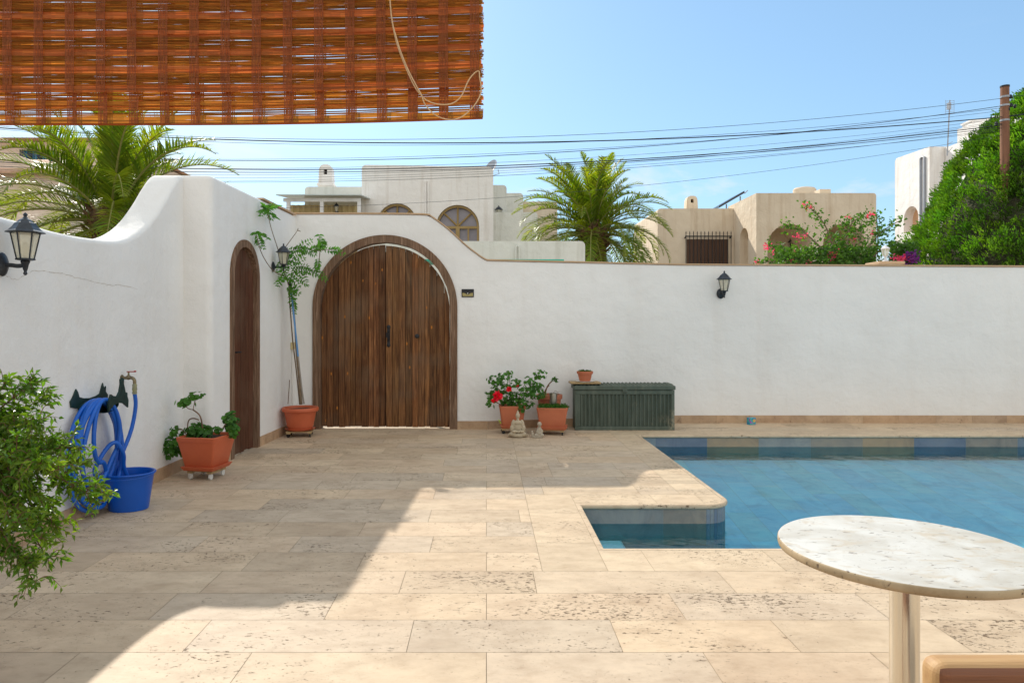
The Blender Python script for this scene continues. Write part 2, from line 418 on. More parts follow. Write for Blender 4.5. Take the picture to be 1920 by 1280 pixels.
# corner slab with a rounded outer corner
ring = arc(PXM-RC, PYP+RC, RC-.03, -PI/2, 0, 8)
pts = [(x, y, 0) for x, y in ring]+[(PXM-.34+.002, PYP+RC, 0), (PXM-.34+.002, PYP+.34-.002, 0), (PXM-RC, PYP+.34-.002, 0)]
pts = [(x, y, 0) for x, y in ring]+[(PXM-.34, PYP+RC-.002, 0), (PXM-RC-.0, PYP+.338, 0)]
poly = [(PXM-RC+.002, PYP+.03)]+[(x, y) for x, y in ring[1:]]+[(PXM-.342, PYP+RC-.002), (PXM-.342, PYP+.338), (PXM-RC+.002-.12, PYP+.338)]
poly = [(PXM-RC+.002, PYP+.03)]+[(x, y) for x, y in ring[1:]]+[(PXM-RC+.002, PYP+RC-.002)]
T.add([(x, y, 0) for x, y in poly], (tuple(range(len(poly))),), 0, cop_tint()); T.quad((PXM-RC, PYP+RC, 0), (PXM-.032, PYP+RC, 0), (PXM-.032, PYP+.338, 0), (PXM-RC, PYP+.338, 0), 0, cop_tint())
terr = T.build('terrace', M_trav); tag(terr, kind='structure')
# grout bed below the slabs
G = MB()
def gq(x0, x1, y0, y1, z=-.004): G.quad((x0, y0, z), (x1, y0, z), (x1, y1, z), (x0, y1, z))
gq(-3.3, PXL-.02, -4, 10.7); gq(PXL-.02, 12.2, -4, PYN-.02); gq(PXL-.02, PXM-.25, PYP+.03, 10.7); gq(PXM-.25, PXM-.03, PYP+.25, 10.7); gq(PXM-.03, 12.2, PYF+.03, 10.7); gq(PXR+.03, 12.2, PYN-.02, PYF+.03)
tag(G.build('terrace_bed', M_grout), kind='structure')
# coping nose running round the water's edge: rounded lip 4 cm thick
loop = [(PXL, PYN), (PXR, PYN), (PXR, PYF), (PXM, PYF)] + [(x, y) for x, y in reversed(arc(PXM-RC, PYP+RC, RC, -PI/2, 0, 10))] + [(PXL, PYP)]
def nose(loop, name):
    n = len(loop); N = MB(); prof = [(-.0465, .0), (-.012, .0), (-.003, -.005), (0.0, -.014), (0.0, -.028), (-.004, -.036), (-.014, -.04), (-.2, -.04)]
    pts = [Vector((x, y, 0)) for x, y in loop]; rows = []
    for i, p in enumerate(pts):
        d0 = (p-pts[i-1]).normalized(); d1 = (pts[(i+1) % n]-p).normalized()
        n0 = Vector((-d0.y, d0.x, 0)); n1 = Vector((-d1.y, d1.x, 0)); b = (n0+n1); b = b/max(.3, b.length_squared)*2
        lip = Vector((p.x, p.y, 0))+b*.018     # overhang into the pool
        rows.append([lip + b*(o) + Vector((0, 0, z)) for o, z in [(q[0]-.0, q[1]) for q in prof]])
    vs = [v for r in rows for v in r]; k = len(prof)
    fs = [(i*k+j, ((i+1) % n)*k+j, ((i+1) % n)*k+j+1, i*k+j+1) for i in range(n) for j in range(k-1)]
    N.add(vs, fs, 0, (1.05, 1.03, 1.0)); return N.build(name, M_trav, smooth=60)
tag(nose(loop, 'pool_coping'), kind='structure')
# slate palette
def st():
    k = R.choice([(.21, .25, .29), (.18, .23, .28), (.26, .29, .31), (.22, .26, .28), (.27, .28, .27), (.17, .21, .27), (.24, .28, .33), (.29, .26, .22)])
    s = U(.9, 1.1); return tuple(x*s for x in k)
def ft():
    a = R.choice([(.38, .57, .62), (.34, .54, .61), (.40, .58, .62), (.38, .56, .59), (.42, .56, .56), (.33, .52, .60), (.38, .58, .64)]); s = U(1.04, 1.16); return (a[0]*s*.96, a[1]*s*1.03, a[2]*s*1.1)
Bs = MB(); Bg = MB()
def wall_tiles(p0, p1, z0, z1, tw=.70, th=.30):
    p0 = Vector((*p0, 0)); p1 = Vector((*p1, 0)); L = (p1-p0).length; d = (p1-p0)/L; nrm = Vector((-d.y, d.x, 0))
    Bg.quad(p0+Vector((0,0,z0))-nrm*.003, p1+Vector((0,0,z0))-nrm*.003, p1+Vector((0,0,z1))-nrm*.003, p0+Vector((0,0,z1))-nrm*.003)
    z = z1; k = 0
    while z > z0+1e-3:
        zb = max(z0, z-th); u = 0
        nxt = tw*(U(.4, .9) if L > tw else 1)
        while u < L-1e-3:
            ue = min(L, u+nxt); nxt = tw
            c = st()
            if k == 0 and R.random() < .12: c = (.36, .27, .18)
            a = p0+d*(u+.002); b = p0+d*(ue-.002)
            Bs.quad(a+Vector((0,0,zb+.002)), b+Vector((0,0,zb+.002)), b+Vector((0,0,z-.002)), a+Vector((0,0,z-.002)), 0, c)
            u = ue
        z = zb; k += 1
DEP = -.70
cl = loop
for i in range(len(cl)): 
    a, b = cl[i], cl[(i+1) % len(cl)]
    wall_tiles(a, b, DEP, -.04)
def floor_tiles(x0, x1, y0, y1, z, tw=.30, th=.70, zf=None, pale=0):
    zf = zf or (lambda y: z)
    Bg.quad((x0, y0, zf(y0)-.003), (x1, y0, zf(y0)-.003), (x1, y1, zf(y1)-.003), (x0, y1, zf(y1)-.003))
    x = x0; k = 0
    while x < x1-1e-3:
        xe = min(x1, x+tw); y = y0-U(0, th)
        while y < y1-1e-3:
            ye = y+th; ya, yb = max(y, y0), min(ye, y1)
            if yb-ya > .01: Bs.quad((x+.002, ya+.002, zf(ya)), (xe-.002, ya+.002, zf(ya)), (xe-.002, yb-.002, zf(yb)), (x+.002, yb-.002, zf(yb)), 0, tuple(q*(1-pale)+.85*pale for q in ft()))
            y = ye
        x = xe; k += 1
floor_tiles(PXM, PXR, PYN, 7.0, DEP)
floor_tiles(PXM, PXR, 7.0, PYF, DEP, zf=lambda y: DEP+(y-7.0)/(PYF-7.0)*.36)
floor_tiles(PXL, PXM, PYN, PYP+RC, DEP)
# steps going down to the right inside the small bay, bench along the far wall
stepx = [PXL, 1.12, 1.46, 1.80]
for i in range(3):
    z = -.30-.13*i
    floor_tiles(stepx[i], stepx[i+1], PYN+.001, PYP-.001, z, .34, .70, pale=.8 if i == 0 else .3)  # first tread whitened most: its sunlit patch is put into the tile colour
    wall_tiles((stepx[i+1], PYP), (stepx[i+1], PYN), z-.13, z-.001)
tag(Bs.build('pool_tiles', M_slate), kind='structure')
tag(Bg.build('pool_basin', M_pgrout), kind='structure')
Wt = MB(); zw = -.162
def wq(x0, x1, y0, y1): Wt.quad((x0, y0, zw), (x1, y0, zw), (x1, y1, zw), (x0, y1, zw))
wp = [(x, y, zw) for x, y in loop]
Wt.add(wp, (tuple(range(len(wp))),))
wat = Wt.build('pool_water', M_water, None, 60); tag(wat, kind='structure')

# ---------------------------------------------------------------- walls
def sweep_wall(name, st_, t, mat, parent=None, r=.045, side=1, cap=(True, True)):
    """st_: stations (x, y, ztop, zbot); body lies to the left (side=1) of the walking direction"""
    mb = MB(); n = len(st_); secs = []
    for i, (x, y, zt, zb) in enumerate(st_):
        j0 = i; 
        while j0 > 0 and (Vector(st_[j0][:2])-Vector(st_[i][:2])).length < 1e-6: j0 -= 1
        j1 = i
        while j1 < n-1 and (Vector(st_[j1][:2])-Vector(st_[i][:2])).length < 1e-6: j1 += 1
        d0 = (Vector(st_[i][:2])-Vector(st_[j0][:2])); d1 = (Vector(st_[j1][:2])-Vector(st_[i][:2]))
        if d0.length < 1e-6: d0 = d1
        if d1.length < 1e-6: d1 = d0
        d0.normalize(); d1.normalize(); b = Vector((-d0.y-d1.y, d0.x+d1.x)); b = b/b.length_squared*2*side
        p = Vector((x, y, 0)); nb = Vector((b.x, b.y, 0))
        sec = [(0, zb)]
        for k in range(5): a = PI/2*k/4; sec.append((r-r*math.cos(a), zt-r+r*math.sin(a)))
        for k in range(5): a = PI/2*k/4; sec.append((t-r+r*math.sin(a), zt-r+r*math.cos(a)))
        sec.append((t, zb))
        secs.append([p+nb*o+Vector((0, 0, z)) for o, z in sec])
    k = len(secs[0])
    for i in range(n-1):
        A, B = secs[i], secs[i+1]
        same = (Vector(st_[i][:2])-Vector(st_[i+1][:2])).length < 1e-6
        for j in range(k):
            if same and j != k-1: continue
            j2 = (j+1) % k
            mb.add([A[j], B[j], B[j2], A[j2]], ((0, 1, 2, 3),) if side == 1 else ((3, 2, 1, 0),))
    if cap[0]: mb.add(secs[0], (tuple(reversed(range(k))),))
    if cap[1]: mb.add(secs[-1], (tuple(range(k)),))
    o = mb.build(name, mat, parent)
    bm = bmesh.new(); bm.from_mesh(o.data); bmesh.ops.remove_doubles(bm, verts=bm.verts, dist=1e-5); bmesh.ops.recalc_face_normals(bm, faces=bm.faces); bm.to_mesh(o.data); bm.free()
    o.data.shade_smooth(); o.data.set_sharp_from_angle(angle=math.radians(40))
    return o
def lerp_table(tab, u):
    if u <= tab[0][0]: return tab[0][1]
    for (a, za), (b, zb) in zip(tab, tab[1:]):
        if u <= b: 
            s = (u-a)/(b-a); return za+(zb-za)*s
    return tab[-1][1]
def smooth_tab(ctrl, n=8):
    return [(p.x, p.y) for p in spline([(a, b, 0) for a, b in ctrl], n)]
XA = -3.14
# left wall A : low, then sweeping up to the pillar
tabA = smooth_tab([(-4, 2.2), (2, 2.19), (4.4, 2.2), (5.2, 2.175), (5.75, 2.19), (6.1, 2.235), (6.35, 2.32), (6.6, 2.46), (6.85, 2.67), (7.05, 2.87), (7.2, 3.0), (7.3, 3.035)])
wa = empty('courtyard_wall', (XA, 3, 0)); tag(wa, 'low white side wall with a hairline crack sweeping up into a tall pillar', 'wall')
sweep_wall('wall_body', [(XA, y, z, -.02) for y, z in tabA], .32, M_white, wa, .05)
def skirting(path, parent, h=.115, t=.016, joints=.6):
    mb = MB()
    for p, q in zip(path, path[1:]):
        p = Vector((*p, 0)); q = Vector((*q, 0)); L = (q-p).length; d = (q-p)/L; nr = Vector((d.y, -d.x, 0)); u = 0
        while u < L-1e-4:
            ue = min(L, u+U(.5, .62)); a = p+d*(u+.001); b = p+d*(ue-.001)
            if L-ue < .08: ue = L; b = p+d*L
            Zh = Vector((0, 0, h)); Z0 = Vector((0, 0, -.003)); c = stone_tint()
            mb.add([a+Z0+nr*t, b+Z0+nr*t, b+Zh+nr*t, a+Zh+nr*t, a+Z0-nr*.002, b+Z0-nr*.002, b+Zh-nr*.002, a+Zh-nr*.002],
                   ((0,1,2,3), (3,2,6,7), (0,3,7,4), (1,5,6,2)), 0, c)
            u = ue
    return mb.build('skirting', M_skirt, parent)
skirting([(XA, -3.8), (XA, 7.3)], wa)
# hairline crack
M_crack = simple('crack_dirt', (.42, .36, .30), (.6, .55, .48), .9, 30)
ck = MB(); cp = []
for (px, py) in ((0, 513), (12, 517), (25, 523), (38, 521), (60, 508), (85, 509), (112, 511), (140, 520), (160, 523), (185, 530), (210, 535), (222, 534), (258, 542)):
    Y = XA*F/(px-VX); cp.append((Y, PZ(py, Y)))
cp = [(a+U(-.006, .006), b+U(-.006, .006)) for a, b in [(p.x, p.y) for p in spline([(a, b, 0) for a, b in cp], 5)]]
for (y0, z0), (y1, z1) in zip(cp, cp[1:]):
    w = U(.0006, .0022); ck.quad((XA+.0015, y0, z0-w), (XA+.0015, y1, z1-w), (XA+.0015, y1, z1+w), (XA+.0015, y0, z0+w))
ck.build('crack', M_crack, wa)
# wall B with pillar return and door opening
def XB(y): return -2.85+.047*(y-7.3)
TOPB = 3.045
stB = [(-3.46, 7.3, TOPB, -.02), (-3.25, 7.3, TOPB, -.02), (-2.93, 7.3, TOPB, -.02)]
for x, y in arc(-2.93, 7.38, .08, -PI/2, 0, 6)[1:]: stB.append((x, y, TOPB, -.02))
dy0, dy1 = 7.77, 8.60; dc = (dy0+dy1)/2; dr = (dy1-dy0)/2; zs = 2.05
stB += [(XB(7.6), 7.6, TOPB, -.02), (XB(dy0), dy0, TOPB, -.02), (XB(dy0), dy0, TOPB, zs)]
for i in range(1, 16):
    a = PI-PI*i/16; y = dc+dr*math.cos(a); stB.append((XB(y), y, TOPB, zs+dr*math.sin(a)))
stB += [(XB(dy1), dy1, TOPB, zs), (XB(dy1), dy1, TOPB, -.02), (XB(9.3), 9.3, TOPB, -.02), (XB(10.34), 10.34, TOPB, -.02)]
wb = empty('courtyard_wall', (-2.9, 8.5, 0)); tag(wb, 'tall white side wall with the narrow arched brown door', 'wall')
sweep_wall('wall_body', stB, .26, M_white, wb, .05)
skirting([(-3.14, 7.3), (-2.86, 7.3), (-2.85, 7.32), (XB(dy0)-.004, dy0-.01)], wb)
skirting([(XB(dy1+.01), dy1+.01), (XB(10.04), 10.04)], wb)
def coping(path, parent, t=.3, h=.022, o=.012, name='coping'):
    mb = MB(); n = len(path); rows = []
    for i, (x, y, z) in enumerate(path):
        d = Vector(path[min(i+1, n-1)][:2])-Vector(path[max(i-1, 0)][:2]); d.normalize(); nr = Vector((-d.y, d.x, 0)); p = Vector((x, y, z))
        rows.append([p-nr*o+Vector((0,0,.001)), p+nr*(t+o)+Vector((0,0,.001)), p+nr*(t+o)+Vector((0,0,h)), p-nr*o+Vector((0,0,h))])
    for A, B in zip(rows, rows[1:]):
        for j in range(4): mb.add([A[j], B[j], B[(j+1) % 4], A[(j+1) % 4]], ((3, 2, 1, 0),))
    mb.add(rows[0], ((0,1,2,3),)); mb.add(rows[-1], ((3,2,1,0),))
    return mb.build(name, M_coping, parent)
coping([(XB(8.75), 8.75, TOPB), (XB(9.4), 9.4, TOPB), (XB(10.03), 10.03, TOPB)], wb, .26)
# gate wall
GY = 10.05; gx0, gx1 = PX(588, GY), PX(856, GY); gc = (gx0+gx1)/2; gr = (gx1-gx0)/2; gz = 2.755-gr
tabG = smooth_tab([(-2.9, 3.065), (-2.0, 3.065), (-1.2, 3.06), (-.86, 3.05), (-.78, 3.02), (-.55, 2.85), (-.3, 2.62), (-.12, 2.48), (-.02, 2.415), (.02, 2.40)], 5)
stG = [(-2.76, GY, 3.065, -.02), (gx0, GY, 3.065, -.02)]
NA = 40
for i in range(0, NA+1):
    a = PI-PI*i/NA; x = gc+gr*math.cos(a); stG.append((x, GY, lerp_table(tabG, x), gz+gr*math.sin(a)))
stG.append((gx1, GY, lerp_table(tabG, gx1), -.02))
for x, z in tabG:
    if x > gx1+.01: stG.append((x, GY, z, -.02))
wg = empty('courtyard_wall', (-1.4, GY, 0)); tag(wg, 'long white end wall holding the big arched gate and running on behind the pool', 'wall')
stR = [(1.0, GY+.21, 2.397, -.02), (2.0, GY+.42, 2.393, -.02), (2.95, 10.67, 2.39, -.02), (5, 10.67, 2.378, -.02), (8, 10.67, 2.362, -.02), (12.2, 10.67, 2.35, -.02)]
sweep_wall('wall_body', stG+stR, .3, M_white, wg, .02)
skirting([(gx1+.005, GY), (.02, GY)], wg); skirting([(-2.735, GY), (gx0-.005, GY)], wg)
coping([(-2.74, GY, 3.065), (gx0, GY, 3.065)]+[(x, GY, z) for x, z in tabG if x > gx0+.1]+[q_[:3] for q_ in stR], wg, .3)
# right boundary wall (bends slightly away)
wr = wg
skirting([(.02, GY), (2.95, 10.67), (12.2, 10.67)], wr)
# far end wall at the pool's right, outside the frame, closing the yard
we = empty('courtyard_wall', (12.2, 3, 0)); tag(we, 'white end wall closing the yard beyond the pool at far right', 'wall')
sweep_wall('wall_body', [(12.2, 10.67, 2.35, -.02), (12.2, -4, 2.35, -.02)], .3, M_white, we, .02)
# ---------------------------------------------------------------- big gate
gt = empty('wooden_gate', (gc, GY, 0)); tag(gt, 'large weathered double gate with an arched top set in the end wall', 'gate')
fr = MB(); FW = .095
def arch_ring(mb, cx, zc, r0, r1, y0, y1, zb, n=40, m=0, jit=0):
    def ring(r):
        pts = [(cx-r, zb)]
        k = 12
        for i in range(1, k): pts.append((cx-r, zb+(zc-zb)*i/k))
        for i in range(n+1): a = PI-PI*i/n; pts.append((cx+r*math.cos(a), zc+r*math.sin(a)))
        for i in range(k-1, 0, -1): pts.append((cx+r, zb+(zc-zb)*i/k))
        pts.append((cx+r, zb)); return pts
    a, b = ring(r1), ring(r0)
    if jit:
        b = [(x+U(-jit, jit), z+U(-jit, jit)) for x, z in b]
    for i in range(len(a)-1):
        c = U(.85, 1.15); c = (c, c, c)
        A0, A1, B0, B1 = a[i], a[i+1], b[i], b[i+1]
        q = lambda p, y: (p[0], y, p[1])
        mb.quad(q(B0, y0), q(B1, y0), q(A1, y0), q(A0, y0), m); mb.quad(q(A0, y0), q(A1, y0), q(A1, y1), q(A0, y1), m)
        mb.quad(q(B1, y0), q(B0, y0), q(B0, y1), q(B1, y1), m)
arch_ring(fr, gc, gz, gr-FW, gr+.012, GY-.022, GY+.16, 0, jit=.004)
fr.build('gate_frame', M_frame, gt, 50)
lr = gr-FW-.004
def planks(x0, x1, zc, cx, r, y0, y1, zb, n, tone, seed):
    rr = random.Random(seed); mb = MB(); xs = [x0]
    w = (x1-x0)/n
    for i in range(1, n): xs.append(x0+w*i+rr.uniform(-.012, .012))
    xs.append(x1)
    for a, b in zip(xs, xs[1:]):
        a += .003; b -= .003; k = 7; top = []
        for i in range(k+1):
            x = a+(b-a)*i/k; dx = min(r*.999, abs(x-cx)); top.append((x, zc+math.sqrt(max(0, r*r-dx*dx))))
        z0 = zb+rr.uniform(-.004, .01); c = rr.uniform(*tone); c = (c*rr.uniform(.96, 1.08), c, c*rr.uniform(.9, 1.02)); dy = rr.uniform(0, .004)
        pts = [(a, z0), (b, z0)]+list(reversed(top)); m = len(pts)
        vs = [(x, y0+dy, z) for x, z in pts]+[(x, y1, z) for x, z in pts]
        fs = [tuple(range(m)), tuple(reversed(range(m, 2*m)))]+[(i, i+m, (i+1) % m+m, (i+1) % m) for i in range(m)]
        mb.add(vs, fs, 0, c)
    return mb
seam = PX(722, GY)
lf = planks(gc-lr, seam-.0035, gz-.019, gc, lr-.006, GY+.05, GY+.085, .022, 11, (.55, 1.05), 3).build('gate_leaf', M_gate, gt)
rf = planks(seam+.0035, gc+lr, gz-.031, gc, lr-.007, GY+.045, GY+.085, .02, 10, (.65, 1.3), 5).build('gate_leaf', M_gate, gt)
bkm = planks(gc-lr+.01, seam-.001, gz-.04, gc, lr-.02, GY+.0853, GY+.094, .03, 1, (.5, .5), 3); bkm.build('backing_board', M_door, lf)
bkm = planks(seam+.001, gc+lr-.01, gz-.055, gc, lr-.02, GY+.0853, GY+.094, .03, 1, (.5, .5), 3); bkm.build('backing_board', M_door, rf)
ms = MB(); ms.box((seam-.03, GY+.0945, .03), (seam+.03, GY+.11, gz+lr-.12)); ms.build('meeting_stile', M_door, rf)
hd = MB()
hx = seam+.045; hz = PZ(630, GY)
hd.box((hx-.02, GY+.036, hz-.12), (hx+.02, GY+.046, hz+.12)); hd.ball((hx, GY+.04, hz+.13), (.028, .01, .03)); hd.ball((hx, GY+.04, hz-.13), (.028, .01, .03))
hd.tube([(hx, GY+.04, hz+.06), (hx, GY-.01, hz+.05), (hx, GY-.012, hz-.04), (hx, GY+.04, hz-.05)], .011, 8)
hd.box((hx-.035, GY+.037, hz-.02), (hx-.015, GY+.05, hz+.05)); hd.build('handle', M_iron, rf, 40)
kn = MB(); kx = PX(782, GY); kz = PZ(630, GY)
kn.lathe([(.028, 0), (.03, .01), (.014, .02), (.014, .04), (.032, .055), (.03, .075), (.012, .082)], 14, M=Matrix.Translation((kx, GY+.045, kz)) @ Matrix.Rotation(PI/2, 4, 'X')); kn.build('knob', M_iron, rf, 40)
# side door
sd = empty('side_door', (XB(dc), dc, 0)); tag(sd, 'narrow brown arched door in the tall left wall beside the potted geranium', 'door')
fb = MB(); ang = math.atan(.047)
def sidemap(mb):   # local (u along +Y, depth into wall = +y of builder) -> world
    out = []
    for (x, y, z) in mb.v: out.append((XB(x)+y*(-1), x, z))
    mb.v = out
arch_ring(fb, dc, zs, dr-.075, dr+.01, -.02, .11, 0, 24, jit=.003); sidemap(fb); fb.build('door_frame', M_frame, sd, 50)
db = planks(dc-dr+.077, dc+dr-.077, zs-.01, dc, dr-.08, .03, .07, .015, 5, (.85, 1.15), 8); sidemap(db); dl = db.build('door_leaf', M_door, sd)
hb = MB(); uy = dc-dr+.12
hb.box((uy-.014, .018, 1.06), (uy+.014, .03, 1.24)); hb.tube([(uy, .03, 1.18), (uy, -.03, 1.18), (uy+.10, -.032, 1.18)], .009, 8); sidemap(hb); hb.build('handle', M_iron, dl, 40)

# ---------------------------------------------------------------- lanterns on the walls (built facing -Y, plate on the wall at y=0)
def make_lantern(s=1.0):
    r = empty('wall_lantern', (0, 0, 0))
    a = MB()
    a.lathe([(.012, 0), (.05, .003), (.062, .012), (.05, .022), (.03, .032), (.012, .04)], 16, M=Matrix.Translation((0, 0, 0)) @ Matrix.Rotation(PI/2, 4, 'X') @ Matrix.Diagonal((1, 1.25, 1, 1)))
    a.build('wall_plate', M_lantern, r, 40)
    b = MB(); b.tube(spline([(0, -.03, -.005), (0, -.07, -.005), (0, -.11, -.01), (0, -.16, -.005)], 5), [.026, .02, .016, .014]*3+[.013, .012, .012, .012] if False else .014, 10)
    b.lathe([(.005, -.07), (.013, -.06), (.008, -.045), (.014, -.03), (.02, 0), (.028, .018), (.02, .028)], 12, (0, -.16, 0)); b.build('arm', M_lantern, r, 40)
    c = MB(); n = 6
    zb, zt, rb, rt = .035, .205, .048, .082
    c.lathe([(.02, .022), (rb+.008, .028), (rb+.008, .038)], n, (0, -.16, 0)); c.lathe([(rt+.004, zt-.006), (rt+.006, zt), (rt-.004, zt+.002)], n, (0, -.16, 0))
    for i in range(n):
        t = 2*PI*i/n; c.tube([(rb*math.cos(t), -.16+rb*math.sin(t), zb), (rt*math.cos(t), -.16+rt*math.sin(t), zt)], .0045, 5)
    c.build('cage', M_lantern, r)
    gl = MB(); gl.lathe([(rb-.003, zb+.004), (rt-.004, zt-.004)], n, (0, -.16, 0), cap=False); gl.build('glass', M_lglass, r)
    h = MB(); h.lathe([(.112, zt-.002), (.112, zt+.004), (.095, zt+.014), (.072, zt+.04), (.058, zt+.062), (.05, zt+.066), (.035, zt+.082), (.016, zt+.094), (.009, zt+.105), (.014, zt+.114), (.009, zt+.124), (.003, zt+.13)], n, (0, -.16, 0)); h.build('lamp_roof', M_lantern, r)
    bu = MB(); bu.lathe([(.012, .035), (.014, .07), (.02, .10), (.018, .13), (.006, .145)], 10, (0, -.16, 0)); bu.build('bulb', M_whitepl, r, 40)
    return r
L1 = make_lantern(); L1.location = (XA, 4.55, PZ(487, 4.55)-.03); L1.rotation_euler = (0, 0, PI/2)
tag(L1, 'largest lantern, on the low left wall above the hairline crack', 'wall lamp', 'black lanterns on the courtyard walls')
L2 = copy_tree(L1); y2 = 9.10; L2.location = (XB(y2), y2, PZ(500, y2)-.0); L2.scale = (.9, .9, .9)
tag(L2, 'small black lantern behind the sapling leaves near the corner', 'wall lamp')
L3 = copy_tree(L1); L3.rotation_euler = (0, 0, 0); L3.location = (PX(1351, 10.67), 10.67, PZ(550, 10.6)); L3.scale = (1.05, 1.05, 1.0)
tag(L3, 'black lantern alone on the long wall behind the pool', 'wall lamp')

# small fittings
pl = empty('number_plaque', P(877, 550, GY)); tag(pl, 'small black and yellow plaque on the wall right of the gate', 'plaque')
m = MB(); x0, x1, z0, z1 = PX(865.5, GY), PX(888.5, GY), PZ(557, GY), PZ(542, GY); zc = (z0+z1)/2; xc = (x0+x1)/2
m.box((x0, GY-.014, z0), (x1, GY-.001, z1)); m.build('backing', M_iron, pl, bevel=.004)
m = MB(); m.box((x0+.013, GY-.018, z0+.013), (x1-.013, GY-.0142, z1-.035)); m.build('panel', simple('plaque_yellow', (.42, .34, .13), (.36, .3, .12), .5), pl)
m = MB(); q = [(x0+.008, z1-.008), (x0+.008, z1-.05), (xc-.035, z1-.058), (xc-.014, zc-.016), (xc+.014, zc-.016), (xc+.035, z1-.058), (x1-.008, z1-.05), (x1-.008, z1-.008)]
m.add([(x, GY-.022, z) for x, z in q]+[(x, GY-.0145, z) for x, z in q], (tuple(range(8)),)+tuple((i, (i+1) % 8, (i+1) % 8+8, i+8) for i in range(8))); m.build('flap', M_iron, pl)
m = MB(); m.ball((xc, GY-.024, zc-.004), (.009, .005, .009)); m.build('stud', M_whitepl, pl, 40)
sw = empty('switch_box', (XB(9.9), 9.9, PZ(648, 9.9))); tag(sw, 'cream switch box with a thin conduit down the corner', 'switch')
m = MB(); yy = 9.86; xx = XB(yy); zz = PZ(648, yy); m.box((xx, yy-.055, zz-.048), (xx+.045, yy+.055, zz+.048)); m.build('box_body', M_cream_pl, sw, bevel=.006)
m = MB(); m.box((xx+.045, yy-.03, zz-.026), (xx+.051, yy+.03, zz+.026)); m.build('rocker', M_cream_pl, sw, bevel=.002)
m = MB(); m.tube([(xx+.008, yy+.0, zz-.048), (xx+.008, yy+.01, .116)], .007, 6); m.build('conduit', M_whitepl, sw, 40)

# ---------------------------------------------------------------- tap, hose, hanger, bucket
fy = 6.06; fz = 1.035
tp = empty('garden_tap', (XA, fy, fz)); tag(tp, 'brass garden tap with a red lever on the left wall', 'tap')
m = MB(); m.lathe([(.028, 0), (.028, .006), (.013, .01), (.013, .06)], 14, M=Matrix.Translation((XA, fy, fz)) @ Matrix.Rotation(PI/2, 4, 'Y')); m.tube(spline([(XA+.05, fy, fz), (XA+.09, fy, fz), (XA+.11, fy, fz-.02), (XA+.112, fy, fz-.06)], 5), .014, 10); m.ball((XA+.06, fy, fz+.005), .022); m.tube([(XA+.06, fy, fz), (XA+.06, fy, fz+.05)], .008, 8)
m.build('tap_body', M_brass, tp, 40)
m = MB(); m.box((XA+.045, fy-.008, fz+.05), (XA+.115, fy+.008, fz+.058), M=None); m.ball((XA+.115, fy, fz+.056), (.012, .012, .008)); m.build('lever', M_red, tp, 40, bevel=.002)
m = MB(); m.lathe([(.016, -.14), (.02, -.13), (.017, -.11), (.021, -.1), (.018, -.075), (.02, -.06), (.014, -.05)], 12, (XA+.112, fy, fz)); m.build('connector', simple('grey_connector', (.2, .22, .2), (.35, .33, .12), .5, 30), tp, 40)
hy = 5.56; hzv = .90
hg = empty('hose_hanger', (XA, hy, hzv)); tag(hg, 'dark green cast iron hose hanger carrying the blue coil', 'hose hanger')
m = MB()
# shaped back plate with two raised horns
outl = [(-.30, -.04), (-.22, -.06), (0, -.05), (.2, -.06), (.30, -.04), (.31, .02), (.27, .06), (.275, .12), (.24, .10), (.22, .16), (.19, .10), (.17, .05), (.10, .03), (0, .02), (-.10, .03), (-.17, .05), (-.19, .10), (-.22, .14), (-.25, .09), (-.28, .05), (-.31, .02)]
n = len(outl); m.add([(XA+.012, hy+u*.85, hzv+v*.75) for u, v in outl]+[(XA+.002, hy+u*.85, hzv+v*.75) for u, v in outl], (tuple(range(n)), tuple(reversed(range(n, 2*n))))+tuple((i, i+n, (i+1) % n+n, (i+1) % n) for i in range(n)))
m.build('back_plate', M_hanger, hg, bevel=.002)
m = MB(); 
for i in range(9):
    t = PI*i/8
m.lathe([(.05, 0), (.05, .14)], 20, M=Matrix.Translation((XA+.01, hy, hzv-.05)) @ Matrix.Rotation(PI/2, 4, 'Y') @ Matrix.Diagonal((1, 3.4, 1, 1)), cap=False)
outl = [(-.26, -.11), (-.13, -.06), (0, -.045), (.13, -.06), (.26, -.11), (.27, -.04), (.24, .0), (.235, .04), (.20, .03), (.17, .08), (.14, .13), (.145, .18), (.12, .165), (.10, .19), (.075, .165), (.05, .18), (.055, .13), (.02, .06), (-.04, .02), (-.14, .03), (-.2, .05), (-.25, .0), (-.27, -.04)]
n = len(outl); m.add([(XA+.165, hy+u*.58+.14, hzv+v*.85) for u, v in outl]+[(XA+.15, hy+u*.58+.14, hzv+v*.85) for u, v in outl], (tuple(range(n)), tuple(reversed(range(n, 2*n))))+tuple((i, i+n, (i+1) % n+n, (i+1) % n) for i in range(n)))
m.build('front_plate', M_hanger, hg, bevel=.002)
hs = MB()
pts = [(XA+.112, fy, fz-.13), (XA+.115, fy+.01, fz-.25), (XA+.10, fy-.04, fz-.45), (XA+.09, fy-.2, fz-.65), (XA+.08, fy-.36, fz-.8), (XA+.07, hy-.02, .12)]
rr = random.Random(5)
turns = [(.36, .045, .90, .04), (.30, .10, .905, .06), (.34, .07, .90, .085), (.28, .18, .905, .105), (.33, .10, .90, .055), (.19, .40, .905, .12), (.26, .22, .90, .09)]
for k, (w, zlo, zhi, xo) in enumerate(turns):
    cyy = hy-.05+rr.uniform(-.025, .025)
    for i in range(12):
        a = -PI/2+2*PI*i/12
        zc_, hh = (zlo+zhi)/2, (zhi-zlo)/2
        sq = 1.0-.12*math.sin(a)
        pts.append((XA+.03+xo+.012*math.sin(i+k), cyy+w*sq*math.cos(a)*-1, zc_+hh*math.sin(a)))
